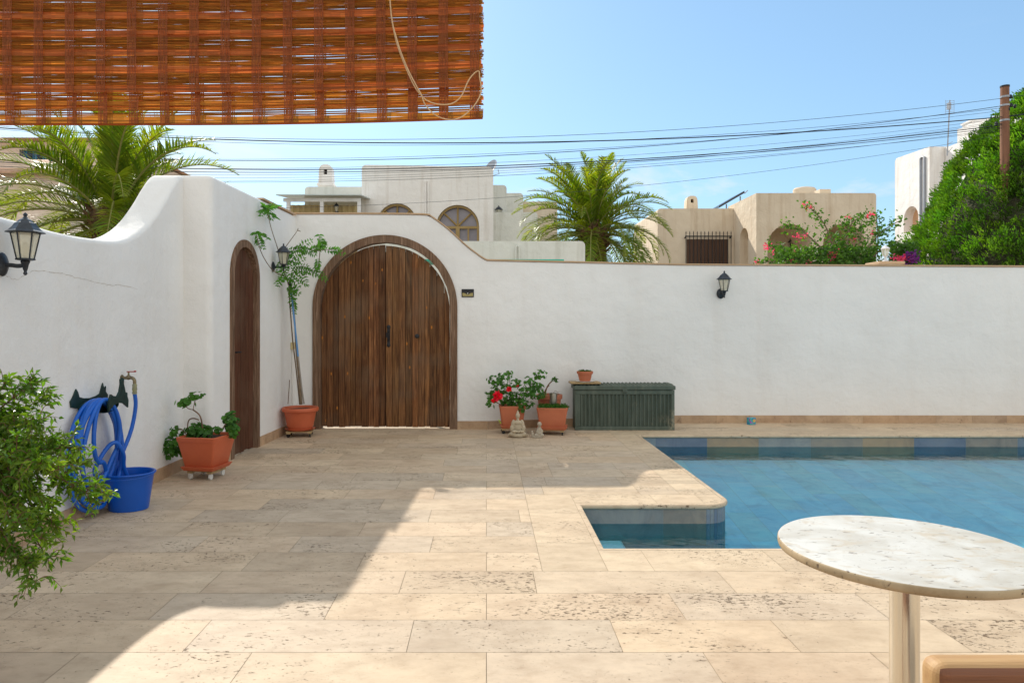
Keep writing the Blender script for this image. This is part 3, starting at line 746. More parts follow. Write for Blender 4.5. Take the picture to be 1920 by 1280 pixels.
pts += [(XA+.1, hy-.1, .35), (XA+.12, hy+.02, .5), (XA+.17, hy+.08, .55), (XA+.2, hy+.14, .45), (-2.96, 5.75, .33), (-2.93, 5.8, .18), (-2.90, 5.84, .06)]
hs.tube(spline(pts, 6), .0165, 10)
tag(hs.build('garden_hose', M_hose, None, 60), 'blue garden hose coiled on the hanger and dipping into the bucket', 'hose')
bk = MB(); bc = (-2.905, 5.72, 0)
prof = [(.135, 0), (.14, .004), (.15, .08), (.166, .2), (.178, .285), (.19, .288), (.193, .297), (.188, .304), (.176, .302), (.170, .285), (.158, .2), (.142, .08), (.132, .012), (.001, .010)]
bk.lathe(prof, 40, bc, sx=1.08, sy=.95)
bo = empty('bucket', bc); bk.build('bucket_body', M_blue, bo, 40); tag(bo, 'bright blue plastic bucket standing below the coiled hose', 'bucket')
m = MB(); m.tube([(bc[0]+.2*math.cos(t)*1.06, bc[1]-.02+.19*math.sin(t)*.97, .292-.02*abs(math.sin(t))) for t in [PI*i/16+.0 for i in range(-16, 1)]], .0035, 6); m.build('bail_handle', M_blue, bo, 40)

# ---------------------------------------------------------------- plants in pots
def disc_leaf(mb, p, nrm, r, c, m=0, n=9):
    nrm = nrm.normalized(); a = nrm.orthogonal().normalized(); b = nrm.cross(a); vs = [p]
    ph = U(0, 6)
    for j in range(n*2):
        t = ph+2*PI*j/(n*2); rr_ = r*(1.0 if j % 2 == 0 else .86)*U(.94, 1.05)
        if j == 0: rr_ = r*.3
        vs.append(p+(a*math.cos(t)+b*math.sin(t))*rr_+nrm*(r*U(.08, .28)))
    mb.add(vs, tuple((0, 1+j, 1+(j+1) % (n*2)) for j in range(n*2)), m, c)
def clump(mb, cen, rad, n, r0, r1, tone=(.7, 1.25), shell=.35):
    for _ in range(n):
        d = Vector((R.gauss(0, 1), R.gauss(0, 1), R.gauss(0, 1))).normalized(); k = shell+(1-shell)*R.random()**.5
        p = Vector(cen)+Vector((d.x*rad[0], d.y*rad[1], d.z*rad[2]))*k; s = U(*tone)
        nr = (d*.8+Vector((U(-.5, .5), U(-.9, .1), U(.1, 1.0))))
        disc_leaf(mb, p, nr, U(r0, r1), (s, s*U(.95, 1.08), s*U(.8, 1.1)), 0, 6)
def flower(mb, p, r, n=24, c=(1, 1, 1)):
    for _ in range(n):
        d = Vector((R.gauss(0, 1), R.gauss(0, 1)-.4, R.gauss(0, 1))).normalized(); s = U(.75, 1.2)
        mb.leaf(p+d*r*.2, d+Vector((U(-.4, .4), U(-.4, .4), U(-.4, .4))), r*U(.7, 1.0), r*.7, 0, (s*c[0], s*c[1], s*c[2]), fold=.1)
def trolley(root, w, d, z, rot, cen, wheelmat, boardmat, round_=False):
    M = Matrix.Translation(cen) @ Matrix.Rotation(rot, 4, 'Z'); m = MB()
    for k in (-.5, 0, .5): m.box((-w, k*d*1.4-.03, z-.014), (w, k*d*1.4+.03, z), M=M)
    for k in (-.8, .8): m.box((k*w-.025, -d, z-.028), (k*w+.025, d, z-.0145), M=M)
    m.build('trolley', boardmat, root)
    for sx in (-1, 1):
        for sy in (-1, 1):
            q = MB(); r = (z-.03)/2*1.0
            q.lathe([(r*.5, -.011), (r, -.009), (r, .009), (r*.5, .011)], 14, M=M @ Matrix.Translation((sx*w*.82, sy*d*.82, r)) @ Matrix.Rotation(.6+sx, 4, 'Z') @ Matrix.Rotation(PI/2, 4, 'X'))
            q.box((-.008, -.012, r*1.2), (.008, .012, z-.028), M=M @ Matrix.Translation((sx*w*.82, sy*d*.82, 0))); q.build('wheel', wheelmat, root, 40)
def square_planter(root, w, d, h, z0, rot, cen, mat, tray=True, taper=.72, traymat=None):
    M = Matrix.Translation(cen) @ Matrix.Rotation(rot, 4, 'Z'); m = MB()
    wb_, db_ = w*taper, d*taper; k = []
    for (s, z) in ((taper, z0), (taper+.02, z0+.005), (taper+(1-taper)*.55, z0+h*.5), (taper+(1-taper)*.92, z0+h-.045), (1.0, z0+h-.043), (1.03, z0+h-.005), (1.0, z0+h), (.93, z0+h), (.9, z0+h-.03)):
        k.append((s, z))
    vs = []
    for s, z in k:
        rc = .022
        for (cx, cy, a0) in ((1, 1, 0), (-1, 1, PI/2), (-1, -1, PI), (1, -1, 3*PI/2)):
            for j in range(4):
                a = a0+PI/2*j/3; vs.append(M @ Vector((cx*(w*s-rc)+rc*math.cos(a), cy*(d*s-rc)+rc*math.sin(a), z)))
    n = 16; fs = [(i*n+j, i*n+(j+1) % n, (i+1)*n+(j+1) % n, (i+1)*n+j) for i in range(len(k)-1) for j in range(n)]
    fs.append(tuple(reversed(range(n)))); m.add(vs, fs); m.build('pot', mat, root, 40)
    s = MB(); s.frustum(w*.86, d*.86, w*.91, d*.91, z0+h-.06, z0+h-.028, M=M); s.build('soil', M_soil, root)
    if tray:
        t = MB(); z = z0-.004
        vs = []; pr = ((taper*1.02, z-.022), (taper*1.18, z+.018), (taper*1.20, z+.018), (taper*1.05, z-.001))
        t.frustum(w*taper*1.05, d*taper*1.05, w*taper*1.22, d*taper*1.22, z-.024, z+.016, M=M); t.build('saucer', traymat or mat, root, bevel=.004)
    return M
# A: rotated square planter by the pillar
pA = empty('potted_geranium', (-2.78, 6.93, 0)); tag(pA, 'square terracotta planter with a leggy geranium on white castors by the pillar', 'potted plant', 'potted plants on the terrace')
square_planter(pA, .20, .20, .30, .115, math.radians(-10), (-2.74, 6.90, 0), M_terra)
trolley(pA, .13, .13, .088, math.radians(-10), (-2.74, 6.90, 0), M_whitepl, M_board)
st_ = MB(); lv = MB(); Y = 6.9
st_.tube(spline([P(380, 812, Y), P(379, 795, Y), P(374, 778, Y-.02), P(362, 768, Y)], 5), .007, 6); st_.tube(spline([P(373, 787, Y), P(362, 784, Y), P(353, 790, Y), P(351, 815, Y)], 5), .006, 6)
st_.tube(spline([P(362, 768, Y), P(366, 750, Y), P(369, 742, Y)], 4), .004, 5); st_.tube(spline([P(362, 768, Y), P(352, 765, Y), P(347, 757, Y)], 4), .004, 5)
for q in ((345, 820, 325, 835), (385, 815, 362, 810), (410, 815, 436, 785), (350, 815, 330, 805)):
    st_.tube([P(q[0], q[1], Y), P((q[0]+q[2])/2, (q[1]+q[3])/2-6, Y-.03), P(q[2], q[3], Y)], .005, 5)
st_.build('stems', M_twig, pA, 60)
for (px, py, rw, rh, n) in ((347, 754, 18, 11, 26), (368, 741, 15, 6, 18), (330, 808, 12, 9, 18), (318, 838, 17, 20, 60), (338, 835, 17, 20, 70), (352, 822, 18, 18, 60), (364, 805, 20, 13, 50), (386, 820, 14, 16, 55), (383, 806, 16, 8, 30), (432, 790, 14, 20, 65), (436, 805, 10, 14, 30), (408, 805, 8, 5, 12)):
    s = Y/F; clump(lv, P(px, py, Y+U(-.05, .03)), (rw*s, .07, rh*s), n, .020, .034)
lv.build('foliage', L_ger, pA)

# B: tall sapling in a round pot in the corner
Yp = 9.45; cB = (PX(563, Yp), Yp, 0)
pB = empty('potted_sapling', cB); tag(pB, 'round terracotta pot with a tall staked sapling in the corner left of the gate', 'potted plant', 'potted plants on the terrace')
m = MB(); m.lathe([(.145, .085), (.155, .09), (.165, .13), (.172, .132), (.195, .25), (.212, .325), (.232, .33), (.243, .345), (.242, .37), (.23, .385), (.215, .383), (.205, .36), (.2, .33)], 40, cB, cap=False); m.build('pot', M_terra, pB, 35)
m = MB(); m.lathe([(.001, .078), (.16, .078), (.195, .1), (.2, .104), (.193, .106), (.16, .09)], 36, cB); m.build('saucer', M_terra, pB, 40)
m = MB(); m.lathe([(.2, .30), (.203, .35), (.1, .358), (.001, .356)], 24, cB); m.build('soil', M_soil, pB, 40)
trolley(pB, .17, .17, .076, .15, cB, M_rubber, M_board)
def Yx(px): return Yp-.02 if px > 540 else Yp-.02-(540-px)/60*1.05
tr = MB(); tr.tube(spline([P(565, 758, Yp), P(561, 710, Yp), P(556, 660, Yp), P(553, 610, Yp), P(548, 560, Yp), P(541, 530, Yp)], 6), [.018-.008*i/30 for i in range(31)], 8)
tr.tube(spline([P(562, 758, Yp+.02), P(555, 690, Yp+.03), P(549, 640, Yp+.02), P(545, 590, Yp), P(541, 540, Yp)], 5), .009, 6)
for br in ([(541, 535), (530, 500), (521, 467), (509, 430), (503, 405), (500, 392)], [(538, 520), (512, 507), (492, 478), (483, 450), (481, 440)], [(530, 470), (545, 450), (558, 432)], [(558, 432), (564, 434)], [(558, 432), (559, 428)], [(536, 500), (542, 475), (565, 464), (590, 470), (612, 468), (640, 468)], [(541, 530), (560, 500), (590, 508), (606, 514)], [(600, 470), (598, 490), (594, 505)], [(541, 530), (545, 560)], [(590,470), (600, 455), (598, 442)]):
    pp = spline([P(a, b, Yx(a)-.02*i) for i, (a, b) in enumerate(br)], 4); tr.tube(pp, [.0065-.003*i/(len(pp)-1) for i in range(len(pp))], 5)
tr.build('trunk', M_bark, pB, 60)
lv = MB()
def pinnate(px0, py0, px1, py1, n=7, sz=.045, Y=Yp-.06, sag=.15):
    Y = Yx(px0)-.06; a = P(px0, py0, Y); b = P(px1, py1, Y-U(-.12, .12) if px0 > 540 else Yx(px1)-.05-U(0, .06)); d = (b-a); L = d.length
    for i in range(n+1):
        t = i/n; p = a+d*t-Vector((0, 0, sag*L*t*t)); 
        ld = d.normalized(); s = sz*(1-.35*abs(t-.45)*2); w = U(.85, 1.3)
        for sg in (-1, 1):
            sd_ = ld.cross(Vector((0, -1, .3))).normalized()*sg
            lv.leaf(p, ld*.45+sd_+Vector((0, U(-.5, .2), U(-.5, .1))), s*U(.85, 1.15), s*.4, 0, (w*U(.85, 1.15), w, w*.9), up=Vector((U(-.4, .4), -1, U(.2, 1))), droop=.15)
        if i == n: lv.leaf(p, ld, s, s*.4, 0, (w, w, w), up=Vector((0, -1, .5)))
for q in ((500, 392, 490, 400), (500, 392, 494, 380), (500, 392, 516, 382), (503, 398, 520, 404), (501, 396, 497, 384), (502, 394, 512, 378), (501, 396, 488, 392), (500, 394, 524, 376), (505, 398, 510, 408),
          (481, 438, 477, 434), (481, 438, 503, 440), (482, 440, 493, 460), (481, 438, 495, 434), (482, 442, 488, 458),
          (545, 470, 575, 462), (550, 478, 572, 470), (555, 470, 583, 446), (560, 464, 572, 470), (570, 466, 590, 474), (580, 470, 596, 464), (588, 466, 606, 462), (598, 458, 610, 458), (598, 452, 606, 462), (598, 446, 608, 456), (597, 442, 600, 438), (610, 468, 644, 470), (618, 470, 636, 466), (596, 486, 596, 500), (598, 492, 592, 504),
          (540, 500, 570, 480), (545, 500, 575, 495), (550, 505, 580, 502), (555, 500, 548, 520), (560, 508, 585, 508), (575, 506, 610, 518), (585, 505, 608, 516), (560, 510, 575, 530), (550, 512, 572, 528), (540, 515, 560, 532), (530, 510, 552, 530), (535, 515, 522, 530), (540, 520, 518, 522), (538, 500, 525, 512), (540, 540, 560, 546), (545, 545, 555, 540), (540, 538, 552, 556), (545, 550, 552, 575), (548, 560, 552, 582),
          (530, 480, 540, 500), (535, 490, 545, 470), (528, 490, 522, 505), (540, 485, 560, 490), (545, 490, 535, 470), (538, 470, 562, 465)):
    pinnate(*q, n=6, sz=.074)
lv.build('foliage', L_sap, pB)
m = MB(); m.tube([P(545, 538, Yp-.02), P(549, 575, Yp-.02), P(559, 668, Yp-.01)], .0125, 10); m.build('stake_sleeve', simple('pale_blue_sleeve', (.12, .30, .60), None, .5), pB, 40)
m = MB(); m.tube([P(559, 668, Yp-.01), P(566, 730, Yp), P(570, 757, Yp)], .011, 10); M_stk = simple('grey_stake', (.32, .28, .24), None, .6); m.build('stake', M_stk, pB, 40); m = MB(); m.tube([P(543, 528, Yp-.02), P(546, 545, Yp-.02)], .02, 8); m.build('stake_cap', M_rubber, pB, 40); m = MB(); m.tube([P(540, 757, Yp+.05), P(543, 712, Yp+.05)], .005, 6); m.build('stake', M_twig, pB, 40)

# C: pots beside the chest
Y1 = 9.72; cC = (PX(960, Y1), Y1, 0)
pC = empty('potted_geranium', cC); tag(pC, 'terracotta planter with a red flowered geranium behind the seated statue', 'potted plant', 'potted plants on the terrace')
square_planter(pC, .175, .15, .28, .10, .03, cC, M_terra2, traymat=M_terra2, taper=.78); trolley(pC, .15, .13, .075, .03, cC, M_rubber, M_board)
st_ = MB(); lv = MB(); fl = MB()
for (px, py) in ((930, 722), (955, 702), (925, 750), (945, 730), (975, 740), (1000, 720), (990, 755), (1010, 702), (915, 745)):
    st_.tube(spline([P(960+U(-8, 8), 765, Y1), P((960+px)/2, (770+py)/2, Y1+U(-.05, .05)), P(px, py, Y1-U(0, .1))], 4), .005, 5)
st_.build('stems', M_twig, pC, 60)
s = Y1/F
for (px, py, rw, rh, n) in ((930, 712, 18, 9, 45), (947, 706, 14, 8, 30), (965, 718, 14, 8, 30), (955, 698, 6, 4, 10), (940, 728, 22, 12, 70), (925, 742, 14, 12, 45), (948, 745, 24, 14, 90), (972, 745, 18, 12, 50), (960, 755, 24, 8, 40), (916, 752, 7, 10, 14), (985, 757, 16, 9, 45), (995, 735, 20, 12, 60), (1005, 722, 18, 8, 34), (990, 712, 12, 7, 20), (1012, 702, 14, 9, 30), (1010, 738, 14, 10, 35), (978, 768, 8, 5, 14), (978, 728, 9, 8, 20)):
    clump(lv, P(px, py, Y1-.06+U(-.08, .06)), (rw*s, .09, rh*s), n, .018, .03)
for (a, b, c_, d) in ((922, 760, 914, 766), (920, 755, 908, 758), (925, 758, 926, 770), (915, 740, 910, 735), (918, 742, 922, 732)):
    for k in range(3): lv.leaf(P(a, b, Y1-.1), P(c_, d, Y1-.12)-P(a, b, Y1-.1)+Vector((U(-.02, .02), U(-.02, .02), U(-.02, .02))), .07, .024, 0, (.7, .75, .7))
lv.build('foliage', L_ger, pC)
for (px, py, r) in ((933, 742, .075), (954, 729, .042), (925, 751, .035), (970, 723, .022)): fl = MB(); flower(fl, P(px, py, Y1-.17), r, 40); fl.build('flower', M_flower, pC)
m = MB(); a = P(937, 790, Y1-.16); m.box((a.x-.006, a.y, a.z-.03), (a.x+.006, a.y+.003, a.z+.03), M=Matrix.Translation(a) @ Matrix.Rotation(-.5, 4, 'Y') @ Matrix.Translation(-a)); m.build('plant_tag', simple('lime_tag', (.45, .6, .03), None, .5), pC)
Y2 = 9.58; cD = (PX(1036, Y2), Y2+.02, 0)
pD = empty('potted_herb', cD); tag(pD, 'square terracotta planter of low creeping herbs left of the green chest', 'potted plant', 'potted plants on the terrace')
square_planter(pD, .205, .16, .27, .10, -.12, cD, M_terra2, taper=.82); trolley(pD, .165, .13, .072, -.12, cD, M_rubber, M_board)
lv = MB()
for _ in range(1100):
    x = U(-.19, .2); y = U(-.15, .15); z = .365+U(-.02, .03)-.3*max(0, abs(x)-.17); s_ = U(.45, 1.1)
    lv.leaf(Vector((cD[0]+x, cD[1]+y, z)), Vector((U(-1, 1), U(-1, .4), U(-.1, 1))), U(.02, .035), .011, 0, (s_, s_, s_))
lv.build('foliage', L_ger, pD)
Y3 = 9.96; cE = (PX(1030, Y3), Y3, 0)
pE = empty('potted_shrub', cE); tag(pE, 'round dark terracotta pot with a bare pruned stem behind the herb planter', 'potted plant', 'potted plants on the terrace')
m = MB(); m.lathe([(.11, 0), (.13, .1), (.155, .35), (.165, .44), (.182, .445), (.185, .50), (.172, .505), (.165, .47)], 32, cE, cap=False); m.build('pot', simple('dark_terracotta', (.33, .09, .045), (.42, .15, .08), .6), pE, 40)
m = MB(); m.lathe([(.16, .42), (.162, .46), (.001, .465)], 24, cE); m.build('soil', M_soil, pE, 40)
m = MB(); m.tube(spline([P(1020, 748, Y3-.03), P(1026, 725, Y3-.03), P(1036, 713, Y3-.04)], 5), .009, 8); m.build('stem', M_twig, pE, 60); m = MB(); m.tube(spline([P(1018, 748, Y3), P(1022, 732, Y3), P(1030, 722, Y3)], 5), .006, 6); m.build('stem', M_twig, pE, 60)
lv = MB()
for _ in range(16):
    a = P(1038+U(-3, 3), 712+U(-2, 3), Y3-.04); s_ = U(.6, 1.1); lv.leaf(a, Vector((U(-.6, 1), U(-.7, .2), U(-.2, .6))), U(.045, .075), .028, 0, (s_, s_, s_))
lv.build('foliage', L_ger, pE)
m = MB(); cc = P(1038, 752, Y3-.13)
cn = empty('metal_can', (cc.x, cc.y, .36)); tag(cn, 'small galvanised metal can wedged between the herb planter and round pot', 'can')
m.lathe([(.046, 0), (.05, .004), (.053, .17), (.056, .172), (.056, .178), (.05, .176), (.047, .01)], 24, (cc.x-.01, cc.y-.03, .36), cap=False, M=None); m.build('can_body', simple('galvanised', (.45, .42, .36), (.25, .23, .2), .35, 8, 0, 60, .9), cn, 40)
m = MB(); m.tube([(cc.x-.01, cc.y-.03+.0, .54), (cc.x+.02, cc.y-.03, .57), (cc.x+.06, cc.y-.03, .55), (cc.x+.045, cc.y-.03, .5)], .004, 6); m.build('handle', simple('galvanised_wire', (.3, .28, .24), None, .4, metal=.9), cn, 40)
# statues (voxel-fused)
def statue(name, cen, h, mat, label, small=False):
    m = MB(); k = h/.366; c = Vector(cen)
    def B(x, y, z, rx, ry, rz, rot=None): m.ball(c+Vector((x*k, y*k, z*k)), (rx*k, ry*k, rz*k), 16, M=rot)
    if not small:
        B(0, .0, .02, .115, .075, .022); B(0, -.01, .035, .095, .065, .03)
        for s in (-1, 1):
            B(s*.065, -.02, .045, .055, .05, .03, Matrix.Rotation(s*.3, 3, 'Z')); B(s*.105, 0, .03, .028, .03, .022)
            B(s*.062, .0, .17, .028, .03, .065, Matrix.Rotation(-s*.15, 3, 'Y')); B(s*.075, -.01, .115, .03, .032, .05); B(s*.045, -.06, .085, .04, .022, .018, Matrix.Rotation(-s*.5, 3, 'Z'))
            B(s*.024, .005, .285, .006, .009, .02)
        B(0, .01, .13, .06, .045, .09); B(0, .005, .19, .066, .042, .035); B(0, -.062, .08, .03, .018, .012)
        B(0, 0, .235, .018, .02, .03); B(0, 0, .285, .029, .032, .042); B(0, .004, .325, .018, .02, .016); B(0, .004, .343, .009, .009, .014); B(0, -.031, .283, .005, .008, .01)
    else:
        B(0, 0, .02, .14, .08, .025); B(.03, 0, .08, .07, .06, .06); B(.035, 0, .16, .055, .05, .08); B(.04, -.005, .285, .048, .046, .055)
        B(-.02, -.04, .06, .06, .035, .03); B(.09, -.03, .055, .05, .04, .035); B(-.01, -.03, .13, .028, .03, .055, Matrix.Rotation(.5, 3, 'Y')); B(.085, -.02, .13, .028, .03, .055)
        B(-.11, 0, .07, .035, .035, .05); B(-.12, 0, .12, .03, .03, .035); B(.03, -.05, .10, .04, .02, .02)
    o = m.build(name, mat, None, remesh=.0045 if not small else .0035); o['label'] = label; o['category'] = 'statue'; o['group'] = 'stone statues by the planters'; return o
statue('meditating_statue', (PX(971, 9.3), 9.33, 0), .366, M_statue, 'taller pale stone figure seated cross legged before the red geranium')
statue('crouching_statue', (PX(1008, 9.3), 9.30, 0), .225, M_statue2, 'small grey stone child figure sitting in front of the herb planter', True)

# ---------------------------------------------------------------- green storage chest
Yc = 9.93; cx0, cx1 = PX(1078, Yc), PX(1265, Yc); cd = .34
ct = empty('storage_chest', ((cx0+cx1)/2, Yc, 0)); tag(ct, 'dark green ribbed plastic storage chest against the white wall', 'storage chest')
m = MB(); zt = .565
m.box((cx0+.01, Yc+.03, .0), (cx1-.01, Yc+cd, zt-.002)); m.box((cx0, Yc, 0), (cx1, Yc+.029, .055)); m.box((cx0, Yc, zt-.06), (cx1, Yc+.029, zt)); m.box((cx0, Yc, .0551), (cx0+.075, Yc+.029, zt-.0601)); m.box((cx1-.045, Yc, .0551), (cx1, Yc+.029, zt-.0601))
m.build('chest_body', M_chest, ct, bevel=.006)
m = MB(); nr_ = 23; a0, a1 = cx0+.075, cx1-.045; N_ = nr_*6; pts = []
for i in range(N_+1):
    t = i/N_; ph = math.sin(2*PI*t*nr_); pts.append((a0+(a1-a0)*t, Yc+.018-.013*max(-1, min(1, ph*1.6))))
for (xa, ya), (xb, yb) in zip(pts, pts[1:]): m.quad((xa, ya, .056), (xb, yb, .056), (xb, yb, zt-.061), (xa, ya, zt-.061))
m.build('ribbed_panel', M_chest, ct, 60)
m = MB(); 
m.box((cx0-.012, Yc-.016, zt+.004), (cx1+.012, Yc+cd+.01, zt+.062)); m.build('lid_rim', M_chest, ct, bevel=.01)
m = MB(); pts = []; N_ = 24*8; a0, a1 = cx0+.02, cx1-.10
for i in range(N_+1): t = i/N_; pts.append((a0+(a1-a0)*t, .012+.010*math.sin(2*PI*t*24)))
for (xa, za), (xb, zb) in zip(pts, pts[1:]):
    m.quad((xa, Yc+.012, zt+.0622), (xb, Yc+.012, zt+.0622), (xb, Yc+.06, zt+.064+zb), (xa, Yc+.06, zt+.064+za)); m.quad((xa, Yc+.06, zt+.064+za), (xb, Yc+.06, zt+.064+zb), (xb, Yc+cd-.01, zt+.066+zb), (xa, Yc+cd-.01, zt+.066+za)); m.quad((xa, Yc+cd-.01, zt+.066+za), (xb, Yc+cd-.01, zt+.066+zb), (xb, Yc+cd, zt+.062), (xa, Yc+cd, zt+.062))
m.build('corrugated_lid', M_chest, ct, 60)
m = MB(); m.frustum(.05, .16, .03, .13, zt+.0625, zt+.088, M=Matrix.Translation((cx1-.055, Yc+.17, 0))); m.box(((cx0+cx1)/2-.035, Yc-.02, zt-.03), ((cx0+cx1)/2+.035, Yc-.002, zt+.02)); m.build('latch', M_chest, ct, bevel=.004)
zl = zt+.088
bd = MB(); xa, xb = PX(1070, Yc), PX(1127, Yc)
bd.box((xa, Yc+.0, zl), (xb, Yc+.27, zl+.022)); bo_ = bd.build('wooden_board', M_board, None, bevel=.003); tag(bo_, 'short wooden board lying on the left end of the chest lid', 'board')
sp = empty('potted_succulent', (PX(1097, Yc+.1), Yc+.12, zl+.022)); tag(sp, 'small terracotta bowl of succulents on the chest lid', 'potted plant', 'potted plants on the terrace')
q = (PX(1097, Yc+.1), Yc+.12, zl+.022)
m = MB(); m.lathe([(.001, 0), (.12, 0), (.14, .012), (.135, .014), (.1, .006)], 28, q); m.build('saucer', M_whitepl, sp, 40)
m = MB(); m.lathe([(.075, .008), (.09, .06), (.1, .11), (.113, .112), (.118, .15), (.108, .152), (.1, .13)], 28, q, cap=False, sx=1.0); m.build('pot', M_terra2, sp, 40)
m = MB(); m.lathe([(.1, .11), (.1, .13), (.001, .135)], 20, q); m.build('soil', M_soil, sp, 40)
lv = MB()
for _ in range(150):
    a = U(0, 6.28); r = .09*math.sqrt(R.random()); s_ = U(.6, 1.2); lv.leaf(Vector((q[0]+r*math.cos(a), q[1]+r*math.sin(a), q[2]+.135)), Vector((U(-.8, .8), U(-.8, .8), 1)), U(.02, .05), .016, 0, (s_*1.1, s_*.75, s_*.8))
lv.build('foliage', L_ger, sp)
# small blue carton
cb = empty('small_carton', (PX(1411, 10.45), 10.45, 0)); tag(cb, 'tiny blue patterned carton on the paving by the far skirting', 'carton')
def carton():
    t = NT('carton_print'); col = t.ramp(t.voro(14, None, out='Distance'), [(.3, (.02, .25, .45)), (.5, (.05, .4, .35)), (.7, (.3, .1, .45))], 'CONSTANT')
    return t.done(t.bsdf(col, .4))
Mx = Matrix.Translation((PX(1411, 10.45), 10.5, 0)) @ Matrix.Rotation(.3, 4, 'Z')
m = MB(); m.box((-.05, -.04, 0), (.05, .04, .105), M=Mx); m.build('carton_body', carton(), cb, bevel=.003)
m = MB(); m.add([Mx @ Vector((x*.028+.02, -.0415, z*.028+.062)) for x, z in ((0, 1), (.95, .3), (.6, -.8), (-.6, -.8), (-.95, .3))], ((0, 1, 2, 3, 4),)); m.build('carton_label', simple('yellow_print', (.7, .45, .1), None, .5), cb)

# ---------------------------------------------------------------- round table and chair
Yt = 2.40; Xt = 1.425; rt = .40; zt = .742
tb = empty('round_table', (Xt, Yt, 0)); tag(tb, 'round bistro table with a stained pale stone top on a steel column', 'table')
m = MB(); m.lathe([(.001, -.030), (rt-.008, -.030), (rt-.002, -.027), (rt, -.02), (rt, -.006), (rt-.003, -.001), (rt-.008, 0), (.001, 0)], 96, (Xt, Yt, zt)); tt_ = m.build('table_top', [M_marble, travertine('stone_edge', (.44, .34, .21), (.34, .25, .14), use_tint=False)], tb, 50)
for pgn in tt_.data.polygons: pgn.material_index = 0 if pgn.normal.z > .75 else 1
m = MB(); m.lathe([(.046, .03), (.046, zt-.036)], 40, (Xt, Yt, 0)); m.build('column', M_steel, tb, 50)
m = MB(); m.lathe([(.25, 0), (.25, .008), (.2, .018), (.06, .03), (.0465, .06)], 48, (Xt, Yt, 0)); m.build('base_plate', M_steel, tb, 40)
m = MB(); m.box((-.14, -.03, 0), (.14, .03, .006), M=Matrix.Translation((Xt, Yt, zt-.0365))); m.box((-.03, -.14, 0), (.03, .14, .0055), M=Matrix.Translation((Xt, Yt, zt-.0362))); m.build('top_bracket', M_steel, tb)
# chair with back rail toward the camera
chx, chy = 1.22, 1.42; chz = .80
chr_ = empty('wooden_chair', (chx, chy, 0)); tag(chr_, 'reddish wooden chair seen from behind, drawn up to the round table', 'chair')
def rail(x0, x1, y0, th, z0, z1, bow):
    m = MB(); n = 20; rows = []
    for i in range(n+1):
        t = i/n; x = x0+(x1-x0)*t; yb = y0-bow*(1-(2*t-1)**2); e = min(t, 1-t)*(x1-x0); rr_ = .03
        sh = math.sqrt(max(0, 1-((rr_-e)/rr_)**2)) if e < rr_ else 1; sh = max(.12, sh)
        hy_, hz_ = th/2*sh, (z1-z0)/2*(.45+.55*sh); zc_ = (z0+z1)/2; sec = []
        for k in range(16):
            a = 2*PI*k/16+PI/16; ca, sa = math.cos(a), math.sin(a)
            ex = .2; sec.append(Vector((x, yb+hy_*math.copysign(abs(ca)**ex, ca), zc_+hz_*math.copysign(abs(sa)**ex, sa))))
        rows.append(sec)
    vs = [v for r_ in rows for v in r_]; fs = [(i*16+j, (i+1)*16+j, (i+1)*16+(j+1) % 16, i*16+(j+1) % 16) for i in range(n) for j in range(16)]
    fs += [tuple(range(16)), tuple(reversed(range(n*16, n*16+16)))]; m.add(vs, fs); return m
m = MB(); m.box((.925, 1.442, .665), (1.52, 1.514, .80)); br_ = m.build('back_rail', [M_teak, simple('sunlit_teak', (.50, .31, .14), (.40, .22, .09), .55, 3, .0008, 30, stretch=(.8, 16, 16))], chr_, bevel=.028, wide=6)
for pgn in br_.data.polygons: pgn.material_index = 1 if (pgn.normal.z > .8 or pgn.normal.x < -.8) else 0  # sunlight on the rail's top and left end put into a lighter wood colour
m = MB(); m.box((.96, 1.50, .43), (1.46, 1.93, .455)); m.build('seat', M_teak, chr_, bevel=.01)
m = rail(.955, 1.47, 1.475, .03, .52, .60, 0); m.build('back_slat', M_teak, chr_, 50)
for x in (.975, 1.445):
    m = MB(); m.box((x-.018, 1.455, 0), (x+.018, 1.495, .70)); m.build('leg', M_teak, chr_, bevel=.004)
    m = MB(); m.box((x-.018, 1.88, 0), (x+.018, 1.92, .429)); m.build('leg', M_teak, chr_, bevel=.004)
m = MB(); m.box((.994, 1.462, .36), (1.426, 1.488, .42)); m.box((.994, 1.887, .36), (1.426, 1.913, .42)); m.build('seat_frame', M_teak, chr_, bevel=.003)

# ---------------------------------------------------------------- bamboo blind hanging close to the camera
Yb = 2.0
bl = empty('bamboo_blind', (-.9, Yb, 2.07)); tag(bl, 'woven orange bamboo roller blind with a hanging cord above the terrace', 'blind')
def reed_mat(name, a, b, tr=.45):
    t = NT(name); col = t.mix(t.ramp(t.noise(7, 5, t.coord((1.2, 60, 60))), [(.3, a), (.7, b)]), t.tint(), 1.0, 'MULTIPLY')
    p = t.bsdf(col, .6, None, 0, .2); q = t.n('ShaderNodeBsdfTranslucent'); t.set(q.inputs[0], t.mix(col, (1.5, .95, .55), 1.0, 'MULTIPLY'))
    m_ = t.n('ShaderNodeMixShader'); m_.inputs[0].default_value = tr; t.t.links.new(p, m_.inputs[1]); t.t.links.new(q.outputs[0], m_.inputs[2]); return t.done(m_.outputs[0])
M_reed = reed_mat('bamboo_reed', (.46, .27, .06), (.27, .14, .03), .6); M_slat = reed_mat('bamboo_slat', (.46, .19, .06), (.33, .12, .035), .5); M_thread = reed_mat('weft_thread', (.36, .13, .05), (.27, .09, .035), .4)
xr = PX(905, Yb); xl = -2.05
def zbot(x): return PZ(233, Yb)+.002+.018*max(0, (x+.9)/.9)**2
